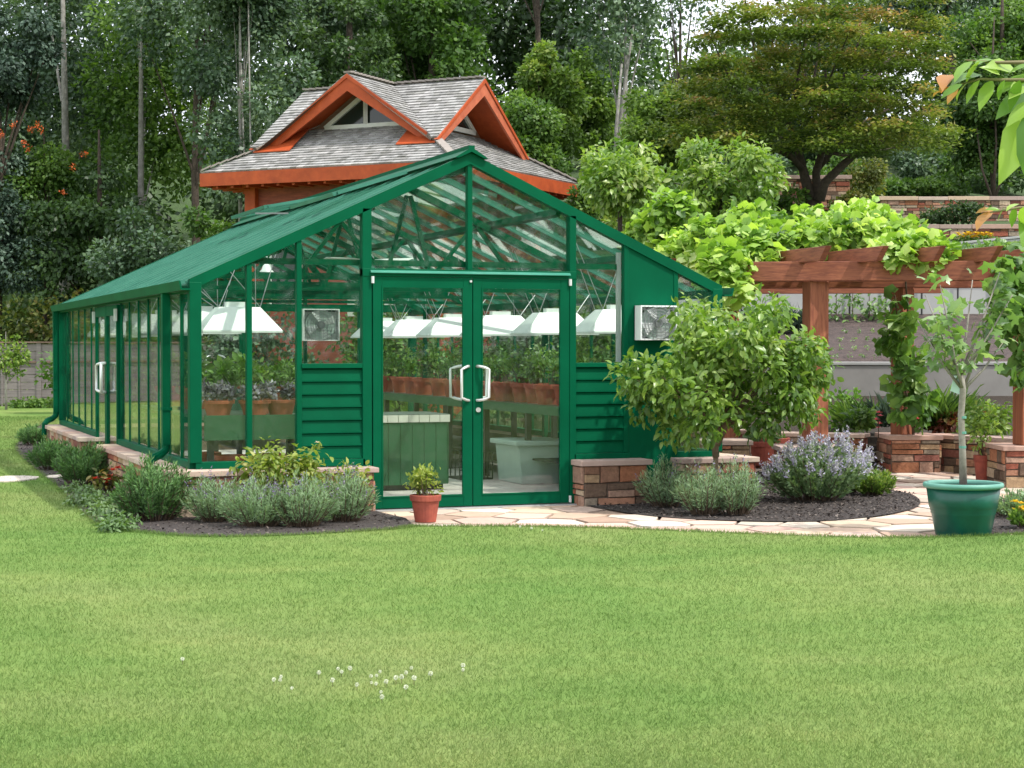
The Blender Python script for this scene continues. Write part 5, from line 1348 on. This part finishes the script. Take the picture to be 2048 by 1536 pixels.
tree('conifer_tree', 'dark conifer at the top left corner', wz(-10, 50), 16, (9.5, 1.8, 1.6, 4), 11000, .15, 'conifer', grp=G1, tr=.15, k=26, flat=.6, droop=.6)
tr_ = tree('rowan_tree', 'dark rowan tree hung with orange berry clusters at the left', wz(90, 51), 9, (5.6, 2.2, 1.4, 1.8), 9000, .14, 'forest_mid', grp=G1, tr=.1, k=26)
for px, py in ((30, 250), (50, 285), (62, 260), (78, 250), (5, 270), (58, 298), (128, 385), (148, 335), (170, 308), (84, 262)):
    c = wz(px, 48.5, 1.55+(696-py)*48.5/FPX); leaves_on('berry_cluster', [tuple(c)], [.10], 34, .05, T_D, LM['orange'], tr_, shell=.2)
tree('hazel_bush', 'light green bushy shrub between the dark wood and the left greenhouse roof', wz(310, 41), 5, (3.2, 1.5, 1.2, 2.1), 10000, .12, 'forest_grey', 'bush', G1, tr=.06, k=26)
tree('hazel_bush', 'dark leafy shrub just left of the pavilion wall', wz(440, 40), 5, (3.3, 1.0, 1.0, 2.0), 7000, .12, 'forest_mid', 'bush', G1, tr=.06, k=20)
tree('cedar_tree', 'dark drooping cedar low at the left behind the hedge', wz(200, 50), 9, (4.0, 2.6, 1.4, 3.2), 12000, .15, 'forest_dark', grp=G1, tr=.14, k=30, flat=.6, droop=.7)
tree('cedar_tree', 'dark tree crown rising behind the left half of the pavilion roof', wz(700, 52), 16, (9.2, 1.9, 1.8, 4.2), 17000, .15, 'forest_dark', grp=G2, tr=.2, k=36)
tree('maple_tree', 'grey green tree crown at the top centre left of the sky gap', wz(640, 56), 16, (12, 2.0, 1.8, 3), 10000, .16, 'forest_grey', grp=G2, tr=.15, k=28)
tree('maple_tree', 'dark broad leaved tree above the right gable of the pavilion', wz(860, 54), 16, (10, 2.2, 2, 4.5), 16000, .17, 'forest_mid', grp=G2, tr=.2, k=36, rbias=-.15)
tree('maple_tree', 'big dark tree at the top centre right of the pavilion ridge', wz(1080, 54), 17, (10.5, 2.4, 2, 3.8), 18000, .17, 'forest_dark', grp=G2, tr=.09, k=40, rbias=.1)
tree('hazel_bush', 'light green bush peeping over the pavilion ridge', wz(745, 43), 8.2, (6.6, 1.6, 1, 1.35), 6000, .12, 'forest_yellow', 'bush', G2, tr=.08, k=22)
tree('birch_tree', 'bright yellow green pointed tree right of the pavilion gable', wz(1100, 47, 3), 7, (4.9, .85, .8, 2.2), 11000, .13, 'forest_yellow', grp=G3, tr=.1, k=30, rr=(.3, .5))
tree('birch_tree', 'second bright green pointed tree left of the leaning pale trunk', wz(1180, 49, 3), 7, (5.2, .75, .8, 2.0), 9000, .13, 'forest_yellow', grp=G3, tr=.1, k=26, rr=(.3, .5), rbias=-.1)
tree('birch_tree', 'mid green bushy tree behind the right eave of the pavilion', wz(1055, 44, 2.5), 5.5, (3.7, 1.15, 1, 2.0), 12000, .12, 'forest_mid', grp=G3, tr=.1, k=30, rbias=.1)
tree('cottonwood_tree', 'airy grey green tree with a forked leaning pale trunk against the sky', wz(1229, 45.5, 3), 9.5, (6.9, 1.3, 1.0, 2.0), 3600, .13, 'forest_grey', grp=G3, tr=.11, bark='bark_pale', k=30, rr=(.25, .42), lean=(.25, -.1), trunk_top=7, limbs=3, extra=[[wz(1227, 45, 4), wz(1234, 45, 6.6), wz(1252, 45, 8.4), wz(1266, 45, 9.6)], [wz(1225, 44.8, 4), wz(1232, 44.8, 7.0), wz(1243, 44.8, 8.6)]])
tree('locust_tree', 'pale yellow green low tree between the round garden trees and the maple', wz(1320, 42), 4, (2.7, 1.35, 1, 1.15), 9000, .11, 'forest_yellow', grp=G3, tr=.08, k=26, rbias=.05)
tree('cottonwood_tree', 'thin grey green foliage against the sky left of the maple crown', wz(1360, 56, 2), 14, (10.6, 1.7, 1.2, 1.9), 1500, .14, 'forest_grey', grp=G3, tr=.09, k=24, rr=(.25, .4))
tree('cottonwood_tree', 'grey green foliage in the top right behind the maple', wz(1900, 60), 14, (7.2, 2.6, 2, 3.2), 9000, .17, 'forest_grey', grp=G3, tr=.12, k=30)
# Japanese maple with layered crown
mb0 = wz(1632, 40); Zm = 40
def mz(px, py, dz=0): return at(px, py, Zm+dz)
C = []; R_ = []
lay = [(1350, 1900, -60, 3), (1390, 1900, -10, 7), (1400, 1890, 40, 9), (1390, 1880, 90, 10), (1380, 1880, 135, 11), (1360, 1880, 180, 11), (1345, 1880, 220, 11), (1340, 1890, 255, 12), (1350, 1880, 285, 11), (1380, 1800, 310, 6)]
for x0, x1, y, k in lay:
    for i in range(k):
        for dz in (-2.6, -.6, 1.4):
            px = x0+(x1-x0)*(i+rv.random())/k; arch = ((px-1620)/280)**2*28
            C.append(tuple(mz(px, y+arch+rv.uniform(-14, 14)-20, dz*1.1+rv.uniform(-.5, .5)))); R_.append(rv.uniform(.42, .72))
jm = thing('japanese_maple', 'spreading japanese maple with layered olive and reddish crown on the terrace', 'tree', mb0)
mb = MB()
def T(pts, r): mb.tube(pts, r, 10)
T([mb0-Vector((0, 0, .2)), mz(1628, 420), mz(1618, 385), mz(1606, 340), mz(1596, 300), mz(1575, 240), mz(1560, 160)], [.19, .145, .125, .10, .08, .06, .03])
T([mz(1632, 430), mz(1634, 390), mz(1632, 345), mz(1645, 300), mz(1660, 230), mz(1650, 140)], [.14, .10, .09, .075, .05, .03])
T([mz(1638, 400, -.2), mz(1650, 365, -.3), mz(1680, 335, -.4), mz(1715, 305, -.5), mz(1760, 285, -.6), mz(1820, 260, -.6)], [.13, .10, .09, .075, .05, .03])
T([mz(1606, 340), mz(1580, 310, -.4), mz(1520, 290, -.6), mz(1450, 270, -.6)], [.08, .06, .05, .03])
T([mz(1660, 230), mz(1720, 160, .4), mz(1790, 110, .6)], [.06, .045, .02]); T([mz(1575, 240), mz(1500, 180, .4), mz(1430, 120, .5)], [.06, .045, .02])
T([mz(1634, 340, .2), mz(1700, 260, .8), mz(1790, 210, 1)], [.07, .05, .02])
for i in rg.permutation(len(C))[:28]:
    c = Vector(C[i]); s = mz(1600+(rz_of(c)[0]/Zm*FPX+1024-1620)*.45, 300-max(0, (c.z-6)*25)); mb.tube([s, s.lerp(c, .55)-Vector((0, 0, .1)), c], [.04, .025, .01], 5, False)
mb.build('trunk', M['bark'], jm, smooth=True)
P, u, idx = clump_points(C, R_, 60000, .30, .15); cr_ = rg.random(len(C)); zz = P[:, 2]
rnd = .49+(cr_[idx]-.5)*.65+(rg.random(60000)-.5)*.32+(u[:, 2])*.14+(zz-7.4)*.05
D = unit(60000)+u*.4; D[:, 2] *= .4
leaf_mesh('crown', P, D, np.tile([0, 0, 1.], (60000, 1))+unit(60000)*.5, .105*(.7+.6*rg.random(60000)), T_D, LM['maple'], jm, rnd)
# right side trees
tree('laurel_tree', 'dark many stemmed tree at the right edge on the upper terrace', wz(1985, 48.6), 5.5, (2.0, 1.85, 1.3, 1.65), 21000, .12, 'forest_mid', grp=G3, tr=.07, k=34, rbias=-.15, extra=[[wz(1985, 48), wz(1962, 48, 6.3), wz(1950, 48, 7.5)], [wz(1985, 48), wz(2008, 48, 6.3), wz(2030, 48, 7.5)], [wz(1985, 48), wz(1990, 48, 7), wz(1985, 48, 8.5)]])
tree('maple_tree', 'mid green tree crown in the top right corner above the dark tree', wz(2000, 53), 8, (4.6, 2.1, 1.5, 1.7), 10000, .14, 'forest_mid', grp=G3, tr=.12, k=30, rbias=.1)
# two small round trees
for px, Z, py, rpx, top_, l, n in ((1240, 31, 355, 78, 60, 'small round tree with broad leaves and a thin trunk left of the vine covered pergola', 5200), (1440, 32, 365, 95, 55, 'second broad leaved small tree above the vines, left of the maple trunk', 6200)):
    b0 = wz(px, Z); s = Z/FPX; C = []; 
    for i in range(34):
        a = rv.uniform(0, 2*PI); q = math.sqrt(rv.random()); e = 1.35 if px > 1300 else 1.0
        C.append(tuple(at(px+math.cos(a)*q*rpx*e*.85, py+math.sin(a)*q*rpx*.72, Z+rv.uniform(-.8, .8))))
    shrub_tree('magnolia_tree', l, b0, [[b0, at(px, 440, Z), at(px+2, py+30, Z)]], np.array(C), np.full(len(C), .30), n, .125, 'dogwood', 'tree', T_O, limbs=14, tr=.055, grp='small round trees above the pergola', shell=.3, rvar=.3, droop=.35, up=.7, rbias=.08)
# hedge over the fence, small tree in front of it
def hedge(name, label, r0, r1, Z0, Z1, z0, z1, n, size, leaf, dep=.8):
    k = int((r1-r0)*2.2); C = []; 
    for i in range(k):
        f = (i+rv.random())/k; C.append(tuple(W(r0+(r1-r0)*f, Z0+(Z1-Z0)*f+rv.uniform(-dep, dep)*.5, z0+(z1-z0)*rv.random()**.7)))
    t = thing(name, label, 'hedge', W((r0+r1)/2, (Z0+Z1)/2, 0)); leaves_on('foliage', C, [dep*.8]*k, n, size, T_Q, LM[leaf], t, rvar=.3); 
    mb = MB()
    for i in range(0, k, 3): c = Vector(C[i]); mb.tube([(c.x, c.y, 0), tuple(c)], [.04, .02], 5)
    mb.build('stems', M['bark'], t); return t
hedge('hedge', 'olive and reddish hedge growing over the top of the wooden fence', -20, .5, 48.3, 48.6, .6, 2.55, 16000, .14, 'hedge')
hedge('laurel_hedge', 'tall green hedge along the left boundary, mirrored in the side glass', -48, -22, 78, 58, .2, 2.0, 22000, .22, 'forest_mid', 1.2)
tree('espalier_tree', 'small pale leaved tree before the fence at the left edge', wz(12, 44.5, 0), 2.3, (1.35, .5, .4, .75), 800, .10, 'forest_yellow', tr=.03, k=12, bark='bark_pale', rr=(.4, .6))
clump('fence_shrub', 'low leafy plants at the foot of the wooden fence', 60, 806, 46.2, 60, 900, .10, 'forest_mid', 'plant', None, T_D, .15, k=8)
# hillside planting
for i, (px, py, Z, rp, n, s, m_, l, f) in enumerate([
    (1722, 355, 46, 42, 1500, .10, 'hedge', 'reddish leaved shrub right of the maple trunk', 1.0),
    (1800, 378, 49, 50, 2600, .11, 'forest_mid', 'low green shrub on the bank above the upper stone wall', .4),
    (1880, 372, 49, 55, 2600, .11, 'forest_mid', 'grassy green cover at the right end of the bank above the upper stone wall', .4),
    (1905, 425, 44, 50, 2200, .09, 'forest_dark', 'dark low shrub growing before the upper stone wall', .45),
    (1690, 410, 41, 36, 1300, .10, 'hedge', 'twiggy olive shrub at the foot of the maple', .8),
    (1545, 400, 40, 50, 2200, .12, 'forest_mid', 'green shrub behind the vines left of the maple trunk', .8),
    (1905, 345, 53, 70, 2600, .13, 'forest_mid', 'mid green shrub filling the bank left of the dark multi stemmed tree', .7),
    (2010, 350, 52, 70, 2600, .13, 'forest_dark', 'dark shrub behind the stems of the multi stemmed tree', .7),
    (1500, 330, 48, 60, 2500, .13, 'forest_grey', 'grey green shrub under the left side of the maple crown', .8),
    (1830, 330, 52, 60, 2500, .13, 'forest_grey', 'pale shrub under the right side of the maple crown', .6),
    (1650, 340, 52, 60, 2500, .13, 'forest_mid', 'shady shrub seen between the maple stems', .8),
    (1990, 500, 34, 60, 1500, .10, 'fig', 'silvery plants along the top of the pale wall above the right rafters', .22),
    (1925, 505, 33.5, 50, 1100, .10, 'lavender', 'grey leaved plants below the highest pale wall', .22),
    (1300, 425, 35, 70, 2500, .12, 'forest_yellow', 'yellow green shrub behind the left vines', .5),
    (1180, 400, 38, 60, 2500, .12, 'forest_mid', 'green shrub behind the right slope of the greenhouse roof', .9)]):
    clump('hillside_shrub', l, px, py, Z, rp, n, s, m_, 'shrub', 'shrubs on the right hillside', T_Q, f, k=10)
# orange flowers on the wall terrace
c = at(1945, 474, 37); t = thing('orange_flowers', 'orange and yellow flowers on the terrace above the highest pale wall', 'flower', c)
leaves_on('foliage', [tuple(at(1920+i*12, 478, 37)) for i in range(6)], [.16]*6, 500, .07, T_D, LM['herb'], t, flat=.5)
blooms(t, [tuple(at(rv.uniform(1915, 1985), rv.uniform(466, 476), 36.8)) for _ in range(34)], .075, 'yellow', 6)
# shrubs behind the greenhouse (seen through it)
for i, (r, Z, h, rx, l, m_) in enumerate([(-6.5, 30.5, 1.9, 1.3, 'leafy bush behind the rear left corner of the greenhouse', 'forest_mid'), (-4.2, 31, 2.0, 1.4, 'leafy bush seen through the left panes behind the greenhouse', 'forest_grey'), (-2.0, 31.3, 2.1, 1.4, 'leafy bush seen through the doors behind the greenhouse', 'forest_mid'), (.2, 31, 2.2, 1.3, 'leafy bush seen through the right door behind the greenhouse', 'forest_grey'), (1.6, 28.2, 2.2, 1.0, 'leafy bush behind the right rear part of the greenhouse', 'forest_mid')]):
    tree('lilac_bush', l, W(r, Z, 0), 2.4, (h*.62, rx, .9, h*.6), 5200, .11, m_, 'bush', 'bushes behind the greenhouse', tr=.04, k=18, rr=(.35, .5))

# ================================================================== FOREGROUND LEAF BRANCHES (a cherry tree standing just outside the frame)
ch = thing('cherry_tree', 'near cherry branches with long bright leaves and reddish tips reaching in from the right', 'tree', W(2.6, 4.4, 0))
Zc = 4.0
def cz(px, py, dz=0): return at(px, py, Zc+dz)
tb0 = MB(); tb0.tube([W(2.6, 4.4, 0), W(2.55, 4.35, 1.0), W(2.4, 4.2, 1.9), W(2.3, 4.1, 2.8)], [.05, .045, .035, .02], 10)
tw = [[W(2.4, 4.2, 1.95), cz(2250, 130), cz(2100, 160), cz(2010, 160), cz(1960, 158), cz(1900, 175)], [W(2.45, 4.25, 1.7), cz(2250, 180), cz(2120, 190), cz(2060, 200)], [W(2.5, 4.3, 1.5), cz(2250, 400), cz(2120, 412), cz(2040, 415), cz(1980, 425)], [cz(2100, 160), cz(2060, 125), cz(1990, 125), cz(1930, 120)]]
for s in tw: tb0.tube(s, [.008-.0065*i/(len(s)-1) for i in range(len(s))], 6)
tb0.build('trunk', M['twig'], ch, smooth=True)
T_L = ([(0, 0, 0), (0, .22, -.015), (0, .5, -.05), (0, .78, -.12), (0, 1, -.24), (.13, .2, .03), (.19, .48, .0), (.13, .76, -.07), (-.13, .2, .03), (-.19, .48, .0), (-.13, .76, -.07)],
       [(0, 5, 1), (1, 5, 6, 2), (2, 6, 7, 3), (3, 7, 4), (0, 1, 8), (1, 2, 9, 8), (2, 3, 10, 9), (3, 4, 10)])
# base px, tip px, width scale
LV = [(1960, 160, 1925, 205), (1985, 160, 1958, 210), (1935, 165, 1905, 195), (2010, 160, 1990, 200), (2040, 160, 2018, 215), (2060, 190, 2000, 215), (1965, 150, 1905, 150), (2000, 150, 1965, 128), (2030, 140, 1985, 120), (2060, 130, 2010, 140), (2070, 150, 1995, 175), (2075, 200, 2015, 240), (2060, 205, 2012, 352), (2085, 190, 2040, 345), (1925, 168, 1880, 190), (1990, 120, 1950, 118), (1945, 122, 1905, 150), (1960, 122, 1925, 160), (2075, 165, 2030, 170),
      (2010, 415, 1990, 440), (2030, 415, 2022, 450), (2050, 412, 2038, 470), (2000, 420, 1972, 415), (2040, 408, 2012, 412), (2060, 420, 2048, 480), (2080, 410, 2060, 400)]
YV = [(1905, 178, 1862, 180), (1908, 175, 1880, 168), (1985, 422, 1950, 445), (1990, 420, 1955, 418), (1895, 150, 1885, 160), (1915, 172, 1895, 200)]
def px_leaves(name, L_, mat):
    P = []; D = []; S = []; 
    for a, b_, c, d in L_:
        p = cz(a, b_, rv.uniform(-.06, .06)); q_ = cz(c, d, rv.uniform(-.08, .05)); P.append(p); v = q_-p; S.append(v.length); D.append(v)
    P = np.array(P); D = np.array(D); S = np.array(S); N = np.tile(np.array(-CF)*.55+np.array([0, 0, .7]), (len(P), 1))+unit(len(P))*.35
    leaf_mesh(name, P, D, N, S, T_L, LM[mat], ch)
px_leaves('leaves', LV, 'cherry'); px_leaves('young_leaves', YV, 'cherry_young')

# ================================================================== LAWN GRASS AND CLOVER
bedpolys = [bedL, path_poly, bedR2]
def lawn_pts(n, Zr, rk_):
    Z = Zr[0]+(Zr[1]-Zr[0])*rg.random(n)**rk_; r = (rg.random(n)-.5)*2*(Z*.30+.3)
    x = CAM.x+CR.x*r+FW.x*Z; y = CAM.y+CR.y*r+FW.y*Z; q_ = np.column_stack([x, y])
    ok = inpoly(q_, lawn_poly) & ~((abs(x) < 2.9) & (y > -.3) & (y < 10.5))
    return q_[ok]
def blades(q_, h, w):
    n = len(q_); P = np.column_stack([q_, np.full(n, .018)])
    D = rg.normal(size=(n, 3))*.65; D[:, 2] = 1
    N = rg.normal(size=(n, 3)); N[:, 2] *= .2
    return P, D, N, h*(.55+.75*rg.random(n))
q_ = lawn_pts(760000, (6.0, 40), 1.9)
Zq = (q_[:, 0]-CAM.x)*FW.x+(q_[:, 1]-CAM.y)*FW.y
T_BL = ([(-.085, 0, 0), (.085, 0, 0), (.0, 1, .25)], [(0, 1, 2)])
P, D, N, S = blades(q_, .0, 0); n = len(q_); S = np.interp(Zq, [6, 12, 20, 40], [.022, .027, .034, .055])*(.55+.75*rg.random(n))
tag(leaf_mesh('grass', P, D, N, S, T_BL, M['blades']), 'short mown grass blades of the lawn', None, None, 'stuff')
# tufts that spill over the path and bed edges
ep = np.array(edge_front+edge_bed[1:]); 
ei = rg.integers(0, len(ep)-1, 16000); f = rg.random(16000)[:, None]; q_ = ep[ei]*(1-f)+ep[ei+1]*f+rg.normal(size=(16000, 2))*.03
P, D, N, S = blades(q_, .035, 0); tag(leaf_mesh('grass_edge', P, D, N, S, T_BL, M['blades']), 'slightly longer grass along the path edge', None, None, 'stuff')
cl = [(365, 1330), (548, 1372), (560, 1371), (562, 1364), (584, 1386), (638, 1358), (665, 1375), (676, 1348), (683, 1355), (714, 1382), (742, 1363), (743, 1375), (752, 1379), (753, 1361), (760, 1353), (762, 1394), (772, 1377), (792, 1370), (803, 1368), (812, 1357), (812, 1389), (823, 1346), (828, 1371), (861, 1361), (926, 1344), (926, 1350), (764, 1408), (700, 1350), (1063, 1063), (1085, 1066), (1040, 1060)]
cp0 = None
for px, py in cl:
    c = G(px, py, .02)
    if cp0 is None:
        cp0 = thing('clover_flower', 'tiny white clover flower head standing in the mown lawn', 'flower', c, 'white clover flowers in the lawn')
        MB().tube([c, c+Vector((0, 0, .035))], .0015, 4).build('stem', M['vine_stem'], cp0)
        n = 70; U_ = unit(n); leaf_mesh('flower_head', np.tile(np.array(c)+[0, 0, .042], (n, 1))+U_*.004, U_+np.array([0, 0, .3]), unit(n), .012, T_D, LM['clover'], cp0)
        cp0.scale = (.7, .7, .7); cmap = {cp0.name: kids(cp0)}
    else:
        o = copy_tree(cp0, cmap); o.location = c; o.rotation_euler[2] = rv.uniform(0, 6); sz = rv.uniform(.5, .85); o.scale = (sz, sz, sz)

# ================================================================== LIGHT, SKY, CAMERA
w = bpy.data.worlds.new('World'); sc.world = w; w.use_nodes = True; nt = w.node_tree; nt.nodes.clear()
out = nt.nodes.new('ShaderNodeOutputWorld'); bg = nt.nodes.new('ShaderNodeBackground'); sky = nt.nodes.new('ShaderNodeTexSky')
sky.sky_type = 'NISHITA'; sky.sun_disc = False
sd = (CR*.80-FW*.42); sd = Vector((sd.x, sd.y, 0)).normalized(); EL = math.radians(56)
sundir = Vector((sd.x*math.cos(EL), sd.y*math.cos(EL), math.sin(EL)))
sky.sun_elevation = EL; sky.sun_rotation = math.atan2(sd.x, sd.y); sky.air_density = 1.0; sky.dust_density = 2.0; sky.ozone_density = 1.0
tc = nt.nodes.new('ShaderNodeTexCoord'); f = noise(nt, 2.2, 6, .6, tc.outputs['Generated'], .3)
cm = ramp(nt, f, [(.30, (.45,)*3), (.62, (1, 1, 1))])
cloud = nt.nodes.new('ShaderNodeRGB'); cloud.outputs[0].default_value = (9.0, 9.3, 9.8, 1)
L(nt, mix(nt, cm, sky.outputs[0], cloud.outputs[0]), bg.inputs[0]); bg.inputs[1].default_value = .15
L(nt, bg.outputs[0], out.inputs[0])
sl_ = bpy.data.lights.new('sun', 'SUN'); sl_.energy = 3.0; sl_.angle = math.radians(1.2); sl_.color = (1, .955, .88)
so = bpy.data.objects.new('sun', sl_); col.objects.link(so); so.rotation_euler = (-sundir).to_track_quat('-Z', 'Y').to_euler(); so.location = (8, -6, 25)
cd = bpy.data.cameras.new('camera'); cam = bpy.data.objects.new('camera', cd); col.objects.link(cam); cam.location = CAM
cd.sensor_width = 36; cd.lens = FPX/2048*36; cd.clip_end = 3000; cd.clip_start = .05
cam.rotation_euler = Vector(CF).to_track_quat('-Z', 'Y').to_euler(); sc.camera = cam
sc.render.engine = 'CYCLES'; sc.cycles.transparent_max_bounces = 40; sc.cycles.max_bounces = 10
sc.view_settings.view_transform = 'Standard'; sc.view_settings.look = 'None'; sc.view_settings.gamma = 1; sc.view_settings.exposure = .55
sc.render.resolution_x = 1024; sc.render.resolution_y = 768
